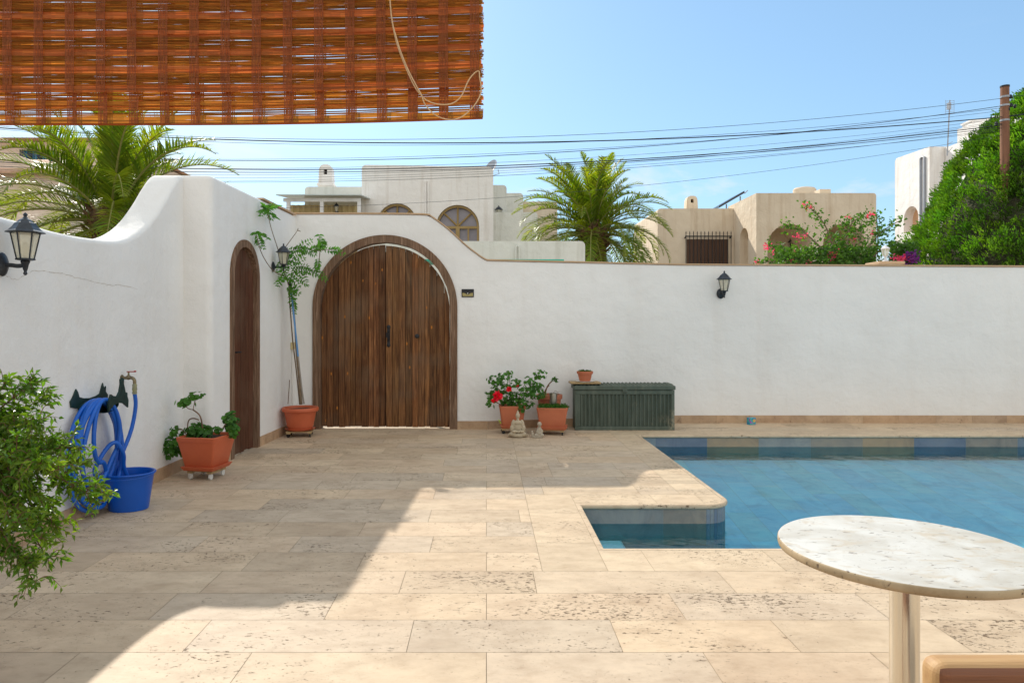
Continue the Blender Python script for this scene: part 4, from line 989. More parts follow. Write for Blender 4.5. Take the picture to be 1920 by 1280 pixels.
def layer(y, z0, z1, gapf, name, seed, swing=0.0):
    rr = random.Random(seed); rd = MB(); sl = MB(); z = z0; row = 0
    segs = 66
    while z < z1:
        ph = (z-z0) % .0515; slat = ph < .013
        h = .0105 if slat else rr.uniform(.0024, .0034); gap = rr.uniform(.0, .0006)-swing
        if rr.random() < gapf: gap += rr.uniform(.001, .004)
        e = xr+rr.uniform(-.007, .004); tgt = sl if slat and seed > 1 else rd; s_ = rr.uniform(.72, 1.18); vs = []; k1, k2 = rr.uniform(0, 9), rr.uniform(8, 30)
        for i in range(segs+1):
            x = xl+(e-xl)*i/segs; zz = z+(zbot(x)-zbot(-1.5))*1.0
            w = .0007*math.sin(x*k2+k1)+rr.uniform(-.00035, .00035); yy_ = y+.0015*math.sin(x*11+k1)+(.0012 if row % 2 else -.0012)
            vs += [(x, yy_, zz+w), (x, yy_-.0014, zz+h/2+w), (x, yy_, zz+h+w)]
        for i in range(segs):
            c = s_*rr.uniform(.85, 1.12); b = i*3; o = [vs[b], vs[b+3], vs[b+4], vs[b+1], vs[b+5], vs[b+2]]
            tgt.add(o, ((0, 1, 2, 3), (3, 2, 4, 5)), 0, (c, c*rr.uniform(.92, 1.05), c))
        z += h+gap; row += 1
    a = rd.build(name+'', M_reed, bl); 
    if seed > 1: sl.build('flat_slats', M_slat, bl)
    return a
zb = PZ(233, Yb)
layer(Yb+.0, zb+.001, zb+.085, .42, 'reeds', 1)
layer(Yb-.012, zb+.086, zb+.62, .002, 'reeds', 2, .0012)
layer(Yb+.028, zb+.05, zb+.62, .03, 'reeds', 3, .0006)
th = MB(); x = xr-.012; rr = random.Random(4)
while x > xl:
    for k in range(6):
        xx = x-.0045*k; w = .0016
        for (y, z0, z1) in ((Yb-.0165, zb+.086, zb+.62), (Yb-.005, zb+.0, zb+.09), (Yb+.0225, zb+.01, zb+.62)):
            z = z0; 
            while z < z1:
                ze = min(z1, z+.02); d = zbot(xx)-zbot(-1.5); j = rr.uniform(-.0005, .0005); c = rr.uniform(.8, 1.15)
                th.quad((xx-w+j, y, z+d), (xx+w+j, y, z+d), (xx+w+j, y+.0004, ze+d), (xx-w+j, y+.0004, ze+d), 0, (c, c, c)); z = ze
    x -= .0878
th.build('weft_threads', M_thread, bl)
hb_ = MB(); pr = [(x_, Yb+.004, zbot(x_)+.0) for x_ in [xl+(xr-xl)*i/30 for i in range(31)]]
hb_.tube(pr, .0045, 6); hb_.build('hem', M_slat, bl, 60)
cd_ = MB(); Yk = Yb-.035
cd_.tube(spline([P(728, -160, Yk), P(731, 0, Yk), P(741, 70, Yk), P(758, 120, Yk), P(776, 160, Yk), P(789, 178, Yk), P(803, 190, Yk), P(825, 196, Yk), P(848, 194, Yk), P(865, 180, Yk), P(878, 152, Yk), P(890, 137, Yk), P(898, 134, Yk), P(899, 142, Yk)], 6), .0018, 6)
cd_.tube(spline([P(726, -160, Yk-.006), P(732, 10, Yk-.006), P(744, 74, Yk-.006), P(762, 124, Yk-.006), P(780, 160, Yk-.006), P(790, 178, Yk-.006), P(797, 196, Yk), P(815, 215, Yk), P(838, 224, Yk), P(860, 222, Yk), P(880, 208, Yk), P(896, 188, Yk), P(902, 168, Yk), P(899, 142, Yk)], 6), .0018, 6)
cd_.build('pull_cord', M_cord, bl, 60)
# head rail and the porch lintel it hangs from (out of the frame)
m = MB(); m.box((xl, Yb-.03, zb+.62), (xr, Yb+.04, zb+.66)); m.build('head_rail', M_teak, bl)
pb = MB(); pb.box((-2.7, Yb-.15, zb+.661), (.35, Yb+.12, zb+.80)); tag(pb.build('porch_beam', M_white), 'white beam overhead from which the bamboo blind hangs', 'beam')

# ---------------------------------------------------------------- leafy shrub at the left edge
sh = empty('leafy_shrub', (-2.35, 2.9, 0)); tag(sh, 'bright green small leaved shrub leaning in from the left edge', 'shrub')
m = MB(); m.lathe([(.15, 0), (.2, .3), (.215, .31), (.215, .34), (.2, .34), (.19, .3)], 28, (-2.42, 2.9, 0)); m.build('pot', M_terra, sh, 40)
br = MB(); lv = MB(); base = Vector((-2.42, 2.9, .3))
def shrub_branch(p0, p1, bow, nleaf, depth=0):
    mid = (p0+p1)/2+bow; pp = spline([p0, mid, p1], 8); n = len(pp)
    br.tube(pp, [(.007 if depth == 0 else .0022)*(1-.75*i/(n-1)) for i in range(n)], 5)
    if depth == 0:
        for i in range(4, n):
            for _ in range(3):
                p = pp[i]; L = U(.05, .15)*(1.1-.5*i/n); d = ((p1-p0).normalized()*.7+Vector((U(-1, 1), U(-1, 1), U(-1, .7)))).normalized()
                shrub_branch(p, p+d*L, Vector((0, 0, U(0, .03))), int(U(9, 15)), 1)
    st_i = 0 if depth else n//2
    for k in range(nleaf):
        t = (k+.5)/nleaf; idx = min(n-2, int(st_i+(n-1-st_i)*t)); p = pp[idx].lerp(pp[idx+1], R.random()); d = (pp[idx+1]-pp[idx]).normalized()
        s_ = U(.6, 1.25); ld = d*.6+Vector((U(-1, 1), U(-1, 1), U(-.9, .5)))
        lv.leaf(p, ld, U(.024, .043), U(.009, .015), 0, (s_*U(.85, 1.35), s_, s_*U(.7, 1.1)), droop=U(0, .3))
ends = [(62, 722), (12, 722), (95, 745), (80, 790), (110, 835), (150, 838), (165, 870), (185, 922), (205, 940), (120, 880), (132, 915), (100, 950), (115, 985), (85, 1010), (100, 1045), (75, 1090), (50, 1060), (20, 1035), (30, 980), (60, 930), (20, 860), (50, 830), (-30, 760), (-60, 900), (-50, 1030), (-90, 820), (30, 775), (70, 985), (40, 900), (85, 870), (-10, 960), (0, 800)]
for (px, py) in ends:
    px -= 10 if px > 70 else 4
    Y = U(2.65, 3.1)*.94; e = P(px, py, Y); p0 = base+Vector((U(-.03, .06), U(-.06, .06), U(.3, .6)))
    shrub_branch(p0, e, Vector((0, 0, U(.12, .25) if py > 850 else U(.0, .12))), 9)
br.tube([base, base+Vector((.02, 0, .3)), base+Vector((.03, 0, .6))], [.02, .016, .01], 8)
br.build('branches', M_twig, sh, 60); lv.build('foliage', L_shrub, sh)

# ---------------------------------------------------------------- things beyond the walls
def prism(mb, outer, holes, fmap, depth, hdepth=None, m=0, mh=0, mback=1, backs=True):
    """outer/holes: 2D loops; fmap(u, v, d) -> world; holes get reveals and a closing panel"""
    hd_ = hdepth or depth*.5
    loops = [[Vector((a, b, 0)) for a, b in outer]]+[[Vector((a, b, 0)) for a, b in h] for h in holes]
    flat = [v for l in loops for v in l]
    tris = geometry.tessellate_polygon(loops)
    mb.add([fmap(v.x, v.y, 0) for v in flat], [tuple(t) for t in tris], m)
    n = len(outer); mb.add([fmap(a, b, 0) for a, b in outer]+[fmap(a, b, depth) for a, b in outer], [(i, (i+1) % n, (i+1) % n+n, i+n) for i in range(n)]+[tuple(range(n, 2*n))], m)
    for h in holes:
        k = len(h); mb.add([fmap(a, b, 0) for a, b in h]+[fmap(a, b, hd_) for a, b in h], [(i, i+k, (i+1) % k+k, (i+1) % k) for i in range(k)], mh)
        if backs: mb.add([fmap(a, b, hd_) for a, b in h], [tuple(range(k))], mback)
def rounded(x0, x1, z0, z1, r=.12, z1r=None):
    zr = z1 if z1r is None else z1r
    return [(x0, z0), (x1, z0)]+[(a, b) for a, b in arc(x1-r, zr-r, r, 0, PI/2, 5)]+[(a, b) for a, b in arc(x0+r, z1-r, r, PI/2, PI, 5)]
def archh(cx, r, ztop, zb, n=14):
    return [(cx-r, zb), (cx+r, zb)]+arc(cx, ztop-r, r, 0, PI, n)
def recalc(o):
    bm = bmesh.new(); bm.from_mesh(o.data); bmesh.ops.remove_doubles(bm, verts=bm.verts, dist=1e-4); bmesh.ops.recalc_face_normals(bm, faces=bm.faces); bm.to_mesh(o.data); bm.free()
    o.data.shade_smooth(); o.data.set_sharp_from_angle(angle=math.radians(35)); return o
fY = lambda Y: (lambda u, v, d: Vector((u, Y+d, v)))
# house 1 (white, centre)
Yh = 22.0; H = lambda px: PX(px, Yh); Z = lambda py: PZ(py, Yh)
h1 = empty('white_house', (H(800), Yh, 0)); tag(h1, 'white flat roofed house with two arched windows behind the gate wall', 'house', 'houses beyond the wall')
m = MB(); c1, r1, t1 = H(744), 37*Yh/F, Z(381); c2, r2, t2 = H(858), 40.5*Yh/F, Z(384)
prism(m, rounded(H(678), H(925), 0, Z(309), .14, Z(313)), [archh(c1, r1, t1, 3.2), archh(c2, r2, t2, 3.2)], fY(Yh), 7, .22)
recalc(m.build('wall', [M_hwhite, M_pane], h1))
def arch_window(parent, cx, r, ztop, zb, Y, name='window'):
    zc_ = ztop-r; m = MB(); w = .07
    out = [(cx-r+.01, zb)]+[(a, b) for a, b in reversed(arc(cx, zc_, r-.01, 0, PI, 16))]+[(cx+r-.01, zb)]; inn = [(cx-r+w, zb)]+[(a, b) for a, b in reversed(arc(cx, zc_, r-w, 0, PI, 16))]+[(cx+r-w, zb)]
    for i in range(len(out)-1):
        for (p, q, y0, y1) in (((out[i]), (out[i+1]), 0, 0),):
            a, b, c_, d = out[i], out[i+1], inn[i+1], inn[i]
            m.add([(a[0], Y, a[1]), (b[0], Y, b[1]), (c_[0], Y, c_[1]), (d[0], Y, d[1]), (d[0], Y+.08, d[1]), (c_[0], Y+.08, c_[1])], ((0, 1, 2, 3), (3, 2, 5, 4)))
    m.box((cx-r+w, Y+.005, zc_-.06), (cx+r-w, Y+.06, zc_+.02))
    for k in range(5):
        a = PI*(k+1)/6 if False else PI*(k+.0)/4
        if k in (0, 4): continue
        d = Vector((math.cos(a), 0, math.sin(a))); m.tube([Vector((cx, Y+.04, zc_+.02)), Vector((cx, Y+.04, zc_))+d*(r-w)], .028, 4)
    m.box((cx-.06, Y+.0, zb), (cx+.06, Y+.05, zc_-.061))
    for s in (-1, 1):
        xm = cx+s*(r-w+.06)/2*1.0; m.box((xm-.025, Y+.01, zb), (xm+.025, Y+.055, zc_-.061))
    for zz_ in (zc_-.62, zc_-1.2):
        if zz_ > zb: m.box((cx-r+w, Y+.015, zz_-.03), (cx-.061, Y+.05, zz_+.03)); m.box((cx+.061, Y+.015, zz_-.03), (cx+r-w, Y+.05, zz_+.03))
    return m.build(name, M_ochre, parent)
arch_window(h1, c1, r1, t1, 3.2, Yh+.08); arch_window(h1, c2, r2, t2, 3.2, Yh+.08)
m = MB(); prism(m, rounded(H(562), H(677.6), 0, Z(343), .12), [], fY(Yh+.6), 5); recalc(m.build('side_wing', M_cream, h1))
m = MB(); Yw = 23.2
prism(m, rounded(PX(915, Yw), PX(950, Yw), 0, PZ(347, Yw), .12), [], fY(Yw), 4); prism(m, rounded(PX(940, Yw+1), PX(981, Yw+1), 0, PZ(362, Yw+1), .12), [], fY(Yw+1), 3); prism(m, rounded(PX(918, Yw-.6), PX(1008, Yw-.6), 0, PZ(398, Yw-.6), .1), [], fY(Yw-.6), .5)
recalc(m.build('right_wing', M_cream, h1))
m = MB(); prism(m, rounded(PX(978, 25), PX(1045, 25), 0, PZ(378, 25), .12), [], fY(25), 4); recalc(m.build('rear_wing', M_beige, h1))
def chimney(parent, px, py0, py1, wpx, Y, mat, dome=True):
    m = MB(); x = PX(px, Y); z0, z1 = PZ(py1, Y), PZ(py0, Y); w = wpx*Y/F/2; hh = z1-z0
    out = [(x-w, z0-.1), (x+w, z0-.1)]+[(x+w*.92*a, z0+hh*b) for a, b in ((1, .55), (.95, .75), (.75, .92), (.4, .99), (0, 1), (-.4, .99), (-.75, .92), (-.95, .75), (-1, .55))]
    hole = [(x-w*.25, z0+hh*.45), (x+w*.25, z0+hh*.45), (x+w*.25, z0+hh*.75), (x-w*.25, z0+hh*.75)]
    prism(m, out, [hole], fY(Y), w*1.6, w*.7); m.box((x-w*1.15, Y-.06, z0-.09), (x+w*1.15, Y+w*1.7, z0-.01), 0)
    return recalc(m.build('chimney', [mat, M_dark], parent))
chimney(h1, 610, 308, 343, 27, Yh+1.4, M_hwhite)
m = MB(); Yp_ = 20.6
m.box((PX(531, Yp_), Yp_, PZ(378, Yp_)), (PX(676, Yp_), Yp_+.06, PZ(371.5, Yp_))); 
for px in (540, 603, 673): m.box((PX(px, Yp_)-.05, Yp_+.0, 0), (PX(px, Yp_)+.05, Yp_+.1, PZ(378, Yp_)))
m.build('pergola_frame', M_whitepaint, h1)
m = MB(); a = PZ(371, Yp_); m.add([(PX(522, Yp_), Yp_-.25, a+.03), (PX(679, Yp_), Yp_-.25, a+.03), (PX(679, Yp_), Yh+.58, a+.28), (PX(522, Yp_), Yh+.58, a+.28), (PX(522, Yp_), Yp_-.25, a+.06), (PX(679, Yp_), Yp_-.25, a+.06), (PX(679, Yp_), Yh+.58, a+.31), (PX(522, Yp_), Yh+.58, a+.31)], ((3,2,1,0), (4,5,6,7), (0,1,5,4), (1,2,6,5), (2,3,7,6), (3,0,4,7))); m.build('pergola_roof', M_roofsheet, h1)
m = MB(); x = PX(541, Yp_+.5); 
n = 60; x1_ = PX(672, Yp_+.5)
for i in range(n):
    xa, xb = x+(x1_-x)*i/n, x+(x1_-x)*(i+1)/n; ya, yb = Yp_+.5+.03*math.sin(i*1.3), Yp_+.5+.03*math.sin((i+1)*1.3); m.quad((xa, ya, 2), (xb, yb, 2), (xb, yb, PZ(379, Yp_)), (xa, ya, PZ(379, Yp_)))
m.build('curtain', M_curtain, h1)
m = MB(); m.tube([(H(798), Yh-.03, Z(340)), (H(798), Yh-.03, 3)], .035, 8); m.tube([(H(803), Yh-.03, Z(340)), (H(803), Yh-.03, 3)], .03, 8); m.build('drainpipe', M_hwhite, h1, 40)
L4 = copy_tree(L1); L4.rotation_euler = (0, 0, 0); L4.location = (PX(632, 21), 21.05, PZ(400, 21)); L4.scale = (.85, .85, .95); tag(L4, 'dark lantern under the pergola of the white house', 'wall lamp')
L5 = copy_tree(L1); L5.rotation_euler = (0, 0, 0); L5.location = (PX(935, Yw), Yw-.6 if False else Yw, PZ(408, Yw)); L5.scale = (1.3, 1.3, 1.1); tag(L5, 'small lantern on the far house wing beside the arched window', 'wall lamp')
L5.location.y = Yw-.6 if PX(935, Yw) > PX(940, Yw-.6) else Yw
sdh = empty('satellite_dish', P(922, 322, 22.3)); tag(sdh, 'grey satellite dish on the roof corner of the white house', 'satellite dish')
m = MB(); m.lathe([(.001, 0), (.1, .008), (.2, .03), (.28, .065), (.285, .06), (.2, .02), (.1, -.004), (.001, -.01)], 28, M=Matrix.Translation(P(922, 316, 22.3)) @ Matrix.Rotation(math.radians(-60), 4, 'Y') @ Matrix.Rotation(math.radians(35), 4, 'X'), cap=False); m.build('dish', M_grey, sdh, 50)
m = MB(); m.tube([P(922, 320, 22.35), P(920, 332, 22.35), P(919, 350, 22.35)], .03, 6); m.tube([P(922, 330, 22.3), P(936, 326, 22.1), P(934, 318, 22.1)], .012, 5); m.build('mast', M_grey, sdh, 40)
# low garden wall across the street
lw = empty('street_wall', (0, 14, 0)); tag(lw, 'low cream garden wall with a rounded end across the street', 'wall')
m = MB(); prism(m, rounded(PX(700, 14), PX(1097, 14), 0, PZ(452, 14), .09), [], fY(14), .25); recalc(m.build('wall_body', M_cream, lw))
m = MB(); x = PX(970, 13.95); zt_ = PZ(460, 13.95)
m.tube([(x-.03, 13.96, 1.5), (x-.03, 13.96, zt_-.04), (x, 13.96, zt_), (x+.04, 13.96, zt_-.04), (x+.04, 13.96, 1.5)], .018, 6); m.build('pipe', M_cream, lw, 40)
cvr = empty('turquoise_canopy', (0.8, 11.9, 0)); tag(cvr, 'turquoise sheet canopy just showing above the courtyard wall top', 'canopy')
m = MB(); m.box((PX(700, 11.8), 11.6, PZ(491, 11.7)), (PX(1055, 11.8), 12.3, PZ(487, 11.7))); m.build('sheet', M_turq, cvr)
m = MB()
for px in (720, 900, 1045): m.box((PX(px, 11.9), 11.9, 0), (PX(px, 11.9)+.06, 11.96, PZ(491.2, 11.7)))
m.build('posts', M_whitepaint, cvr)

# house 2 (beige, right of centre)
h2 = empty('beige_house', (9, 25, 0)); tag(h2, 'beige flat roofed house with arches and a barred brown shutter', 'house', 'houses beyond the wall')
Ya, Yb2 = 26.2, 24.0
XL, XM, XRR = PX(1418, Yb2), PX(1418, Yb2), PX(1643, Yb2); zt2 = PZ(362, Yb2)
m = MB(); ca, ra = PX(1481, Yb2), 42*Yb2/F; cb_, rb_ = PX(1583, Yb2), 40*Yb2/F
prism(m, rounded(XL+.3, XRR, 0, zt2, .1)[0:2]+[(a, b) for a, b in arc(XRR-.1, zt2-.1, .1, 0, PI/2, 5)]+[(XL+.3, zt2)], [archh(ca, ra, PZ(420, Yb2), .6), archh(cb_, rb_, PZ(419, Yb2), .6)], fY(Yb2), 5, 1.6)
prism(m, [(Yb2, 0), (Ya+.6, 0), (Ya+.6, zt2), (Yb2, zt2)], [archh(25.15, .42, PZ(428, 25.2), .6)], lambda u, v, d: Vector((XL+d, u, v)), .3, .29)
recalc(m.build('wall', [M_beige, M_beige], h2))
m = MB(); xa2, xb2 = PX(1233, Ya), XL; 
prism(m, [(xa2, 0), (xb2+.2, 0), (xb2+.2, PZ(391, Ya))]+arc(xa2+.12, PZ(391, Ya)-.12, .12, PI/2, PI, 5), [], fY(Ya), 4.2); recalc(m.build('side_wing', M_beige, h2))
chimney(h2, 1298, 367, 391, 22, Ya+1, M_beige)
m = MB(); cx_ = PX(1520, Yb2+2); m.lathe([(.42, -.1), (.42, .22), (.36, .28), (.2, .31), (.001, .32)], 20, (cx_, Yb2+2.5, PZ(362, Yb2+2)), sx=1.0, sy=.8); m.box((cx_+.1, Yb2+1.5, PZ(362, Yb2+2)-.1), (cx_+.5, Yb2+2.0, PZ(362, Yb2+2)+.05)); m.build('roof_vent', M_beige, h2, 40)
def barred(px0, px1, py0, py1, Y, zb, parent, nb=13):
    sm = MB(); x0, x1, z1 = PX(px0, Y), PX(px1, Y), PZ(py0, Y); n = 6
    for i in range(n): a, b = x0+.06+(x1-x0-.12)*i/n, x0+.06+(x1-x0-.12)*(i+1)/n; sm.box((a+.008, Y-.05, zb), (b-.008, Y-.015, z1-.1))
    s_ = sm.build('shutter', M_shutter, parent)
    bm_ = MB(); 
    for i in range(nb): x = x0+(x1-x0)*i/(nb-1); bm_.tube([(x, Y-.16, zb), (x, Y-.16, z1+(.13))], .014, 5); bm_.tube([(x, Y-.16, z1+.12), (x, Y-.16, z1+.2)], [.022, .002], 5)
    for z in (z1, z1-1.1): bm_.box((x0-.03, Y-.175, z-.02), (x1+.03, Y-.145, z+.02))
    for x in (x0, x1): bm_.box((x-.02, Y-.145, z1-.06), (x+.02, Y-.002, z1-.02))
    bm_.build('window_bars', M_iron, s_)
barred(1284, 1368, 444, 492, Ya, 1.9, h2)
barred(1478, 1512, 452, 492, Yb2+1.58, 1.9, h2, 8)
sp_ = empty('solar_collector', P(1375, 372, Ya+1)); tag(sp_, 'tilted solar collector on the roof of the beige house', 'solar panel')
m = MB(); a, b = P(1348, 390, Ya+.8), P(1396, 362, Ya+.8); dv = Vector((0, 1.4, 0)); up_ = Vector((0, 0, .09))
m.add([a, b, b+dv, a+dv, a+up_, b+up_, b+dv+up_, a+dv+up_], ((3,2,1,0), (4,5,6,7), (0,1,5,4), (1,2,6,5), (2,3,7,6), (3,0,4,7))); m.build('panel', simple('collector_dark', (.05, .055, .07), None, .2), sp_)
m = MB(); m.tube([P(1396, 363, Ya+.8), P(1402, 357, Ya+.8)], .02, 5); m.tube([P(1388, 368, Ya+1), P(1388, 392, Ya+1)], .025, 5); m.tube([P(1362, 383, Ya+1), P(1362, 393, Ya+1)], .025, 5); m.build('stand', M_grey, sp_)
# house 3 (white, far right): its sunlit side faces left
h3 = empty('white_house', (16.5, 25, 0)); tag(h3, 'tall white house at far right with an orange arched niche', 'house', 'houses beyond the wall')
X3 = 16.0; y_far = 16*F/(1678-VX); y_a = 16*F/(1743-VX); y_b = 16*F/(1782-VX); y_c = 16*F/(1822-VX)
zA = PZ(298, y_far); z_a = PZ(275, y_a)
fX = lambda X: (lambda u, v, d: Vector((X+d, u, v)))
m = MB(); ya_ = 16*F/(1708-VX)
top = [(y_a, 0), (y_far, 0)]+[(a, b) for a, b in arc(y_far-.15, zA-.15, .15, 0, PI/2, 5)]+[(y_a, z_a)]
prism(m, top, [archh(ya_, 12.5*y_far/F*1.75, PZ(387, ya_), PZ(436, ya_))], fX(X3), 5, .35)
recalc(m.build('wall', [M_hwhite, M_niche], h3))
m = MB(); yb0 = y_a-.02; m.add([], []); prism(m, [(yb0-1.1, 0), (yb0, 0), (yb0, z_a-.05), (yb0-1.1, z_a-.05)], [], fX(X3+.55), 4); prism(m, [(16, 0), (yb0-1.1, 0), (yb0-1.1, 8.2), (y_c, 8.15), (y_c-.05, 8.15), (16, 8.1)], [], fX(X3+.25), 5)
recalc(m.build('side_wing', M_hwhite, h3))
m = MB(); yq = 16*F/(1731-VX); m.tube([(X3-.03, yq-.12, 3), (X3-.03, yq-.12, PZ(296, yq)), (X3-.03, yq, PZ(294, yq)), (X3-.03, yq+.1, PZ(297, yq)), (X3-.03, yq+.1, 3)], .045, 8); m.build('drainpipe', M_grey, h3, 40)
m = MB(); yk = 24.2; xk = PX(1836, yk); zk = PZ(256, yk); m.box((xk-.24, yk, zk-.7), (xk+.24, yk+.5, zk+.52)); m.box((xk-.06, yk-.004, zk+.2), (xk+.06, yk, zk+.32), 1); m.box((xk-.244, yk+.18, zk+.2), (xk-.24, yk+.3, zk+.32), 1); m.box((xk-.28, yk-.04, zk+.521), (xk+.28, yk+.54, zk+.58)); m.build('chimney', [M_hwhite, M_dark], h3)
# antenna
at_ = empty('tv_antenna', P(1778, 290, 24.6)); tag(at_, 'thin rooftop television antenna mast on the far right house', 'antenna')
m = MB(); Yn = 24.6; m.tube([P(1776, 292, Yn), P(1781, 188, Yn)], .022, 6); m.tube([P(1776, 288, Yn), P(1786, 276, Yn)], .01, 5); m.tube([P(1778, 270, Yn), P(1786, 266, Yn)], .01, 5); m.build('mast', M_grey, at_)
m = MB()
for py in range(190, 216, 4): w = 8; m.tube([P(1781-w, py, Yn), P(1781+w, py-1, Yn)], .006, 4)
for k in (-8, 8): m.tube([P(1781+k, 188, Yn), P(1781+k, 214, Yn)], .006, 4)
m.box((P(1779, 206, Yn).x-.08, Yn-.1, P(1779, 206, Yn).z), (P(1779, 206, Yn).x+.02, Yn, P(1779, 206, Yn).z+.22)); m.build('yagi', M_grey, at_)
# house 4 (far left, behind the palm)
h4 = empty('pink_house', (-17, 27, 0)); tag(h4, 'pinkish house with clay tiled eaves and blue windows behind the left palm', 'house', 'houses beyond the wall')
Y4 = 27; m = MB(); blue = [(PX(38, Y4), PZ(303, Y4)), (PX(103, Y4), PZ(303, Y4)), (PX(103, Y4), PZ(281, Y4)), (PX(38, Y4), PZ(281, Y4))]
prism(m, [(PX(-260, Y4), 0), (PX(215, Y4), 0), (PX(215, Y4), PZ(268, Y4)), (PX(-260, Y4), PZ(262, Y4))], [blue], fY(Y4), 8, .2); recalc(m.build('wall', [M_pink, M_winblue], h4))
m = MB(); a = PZ(262, Y4); m.add([(PX(-270, Y4), Y4-.5, a-.05), (PX(228, Y4), Y4-.5, a-.05), (PX(228, Y4), Y4+8.3, a-.05), (PX(-270, Y4), Y4+8.3, a-.05), (PX(-200, Y4), Y4+4, a+.5), (PX(150, Y4), Y4+4, a+.5)], ((3,2,1,0), (0,1,5,4), (1,2,5), (2,3,4,5), (3,0,4))); m.build('roof', M_tile, h4)
m = MB()
for px in (52, 70, 86): m.box((PX(px, Y4)-.06, Y4+.1, PZ(303, Y4)), (PX(px, Y4)+.06, Y4+.18, PZ(281, Y4)))
for k in range(14): x = PX(40+k*4.6, Y4); m.tube([(x, Y4-.08, PZ(303, Y4)), (x, Y4-.08, PZ(281, Y4))], .016, 4)
m.build('window_frame', simple('navy_frame', (.01, .03, .09), None, .5), h4)
m = MB(); Y5 = 23.5; m.add([(PX(-200, Y5), Y5, 0), (PX(110, Y5), Y5, 0), (PX(110, Y5), Y5, PZ(322, Y5)), (PX(30, Y5), Y5, PZ(290, Y5)), (PX(-200, Y5), Y5, PZ(285, Y5)), (PX(-200, Y5), Y4-.02, 0), (PX(110, Y5), Y4-.02, 0), (PX(110, Y5), Y4-.02, PZ(322, Y5)), (PX(30, Y5), Y4-.02, PZ(290, Y5)), (PX(-200, Y5), Y4-.02, PZ(285, Y5))], ((0,1,2,3,4), (1,6,7,2), (2,7,8,3), (3,8,9,4))); m.build('front_wing', M_pink, h4)
m = MB(); m.add([(PX(-210, Y5), Y5-.4, PZ(322, Y5)), (PX(125, Y5), Y5-.4, PZ(326, Y5)), (PX(34, Y5), Y5+1.6, PZ(284, Y5)+.1), (PX(-210, Y5), Y5+1.6, PZ(284, Y5)+.1), (PX(-210, Y5), Y5-.4, PZ(322, Y5)-.08), (PX(125, Y5), Y5-.4, PZ(326, Y5)-.08)], ((0,1,2,3), (4,5,1,0))); m.build('lower_roof', M_tile, h4)

# ---------------------------------------------------------------- palms
def frond_mesh(name, L, n, ll, arch_, droop, seed, vee=.5, lw=.016):
    rr = random.Random(seed); pts = []; a = arch_; p = Vector((0, 0, 0)); N = 26
    for i in range(N+1):
        pts.append(p.copy()); p = p+Vector((math.cos(a), rr.uniform(-.01, .01), math.sin(a)))*(L/N); a -= droop/N*(1+1.1*i/N)
    m = MB(); m.tube(pts, [.020*(1-.85*i/N)+.002 for i in range(N+1)], 5, 1)
    for i in range(n):
        t = .10+.90*(i+rr.random()*.5)/n; f = t*N; k = min(N-1, int(f)); q = pts[k].lerp(pts[k+1], f-k); d = (pts[k+1]-pts[k]).normalized()
        upv = Vector((0, 1, 0)).cross(d)*-1
        if upv.z < 0 and abs(d.z) < .7: upv = -upv
        l_ = ll*(math.sin(PI*min(1, (t*.86+.14)))**.55)*rr.uniform(.85, 1.1)
        for s in (-1, 1):
            dv = d*rr.uniform(.75, 1.15)+Vector((0, s, 0))*rr.uniform(.7, 1.0)+upv*(vee*rr.uniform(.3, 1.3)); dv.normalize()
            sd_ = dv.cross(upv).normalized(); w = lw*rr.uniform(.8, 1.2); c = rr.uniform(.65, 1.25); c = (c*rr.uniform(.9, 1.25), c, c*.8)
            e = q+dv*l_+Vector((0, 0, -1))*l_*rr.uniform(.04, .22); md = q+dv*l_*.5
            m.add([q-sd_*w*.4, q+sd_*w*.4, md+sd_*w*.5, e, md-sd_*w*.5], ((0, 1, 2, 4), (4, 2, 3)), 0, c)
    o = m.build(name, [L_palm, M_rachis], None, None, world=False); me = o.data; bpy.data.objects.remove(o); return me
def palm(label, cen, L, nf, seed, trunk_r=.24, ll=.34, n=62, lw=.016, trunk_h=None):
    rr = random.Random(seed); x, y, z = cen
    r = empty('palm_tree', (x, y, 0)); tag(r, label, 'palm tree', 'date palms beyond the wall')
    m = MB(); pr = [(trunk_r*1.25, -.02), (trunk_r, .4)]; zz = .5
    while zz < z-.1: pr += [(trunk_r*rr.uniform(.95, 1.05), zz), (trunk_r*1.12, zz+.05), (trunk_r*.95, zz+.08)]; zz += .14
    pr += [(trunk_r*1.25, z-.1), (trunk_r*1.1, z+.1), (trunk_r*.4, z+.25)]
    m.lathe(pr, 14, (0, 0, 0)); m.build('trunk', M_palmtrunk, r, 30, world=False)
    st = MB()
    for k in range(60):
        a = k*2.4; h = z-.5+.011*k; d = Vector((math.cos(a), math.sin(a), .9)); p0 = Vector((math.cos(a), math.sin(a), 0))*trunk_r*.9+Vector((0, 0, h)); st.tube([p0, p0+d*.17], [.035, .018], 4)
    st.build('leaf_stubs', M_palmtrunk, r, world=False)
    me = [frond_mesh('frond', L, n, ll, *q, lw=lw) for q in ((1.42, .55, 1), (1.22, .85, 2), (1.0, 1.05, 3), (.74, 1.2, 4), (.45, 1.25, 5), (.12, 1.15, 6), (-.35, .9, 7))]
    for k in range(nf):
        t = (k+.5)/nf; lvl = min(6, int(t**1.05*7)); o = bpy.data.objects.new('frond', me[lvl]); COL.objects.link(o); o.parent = r
        a = k*2.39996+rr.uniform(-.2, .2)+(rr.uniform(-.8, .8) if t < .3 else 0); o.location = (math.cos(a)*trunk_r*.5, math.sin(a)*trunk_r*.5, z+.15-.25*t); o.rotation_euler = (rr.uniform(-.25, .25), rr.uniform(-.1, .1), a); s = rr.uniform(.86, 1.08)*(1 if t > .12 else .85); o.scale = (s, s, s)
    return r
palm('compact date palm in the middle standing above the boundary wall', (PX(1112, 17.5), 17.5, PZ(437, 17.5)), 2.15, 96, 11, .3, .34, 60, .024)
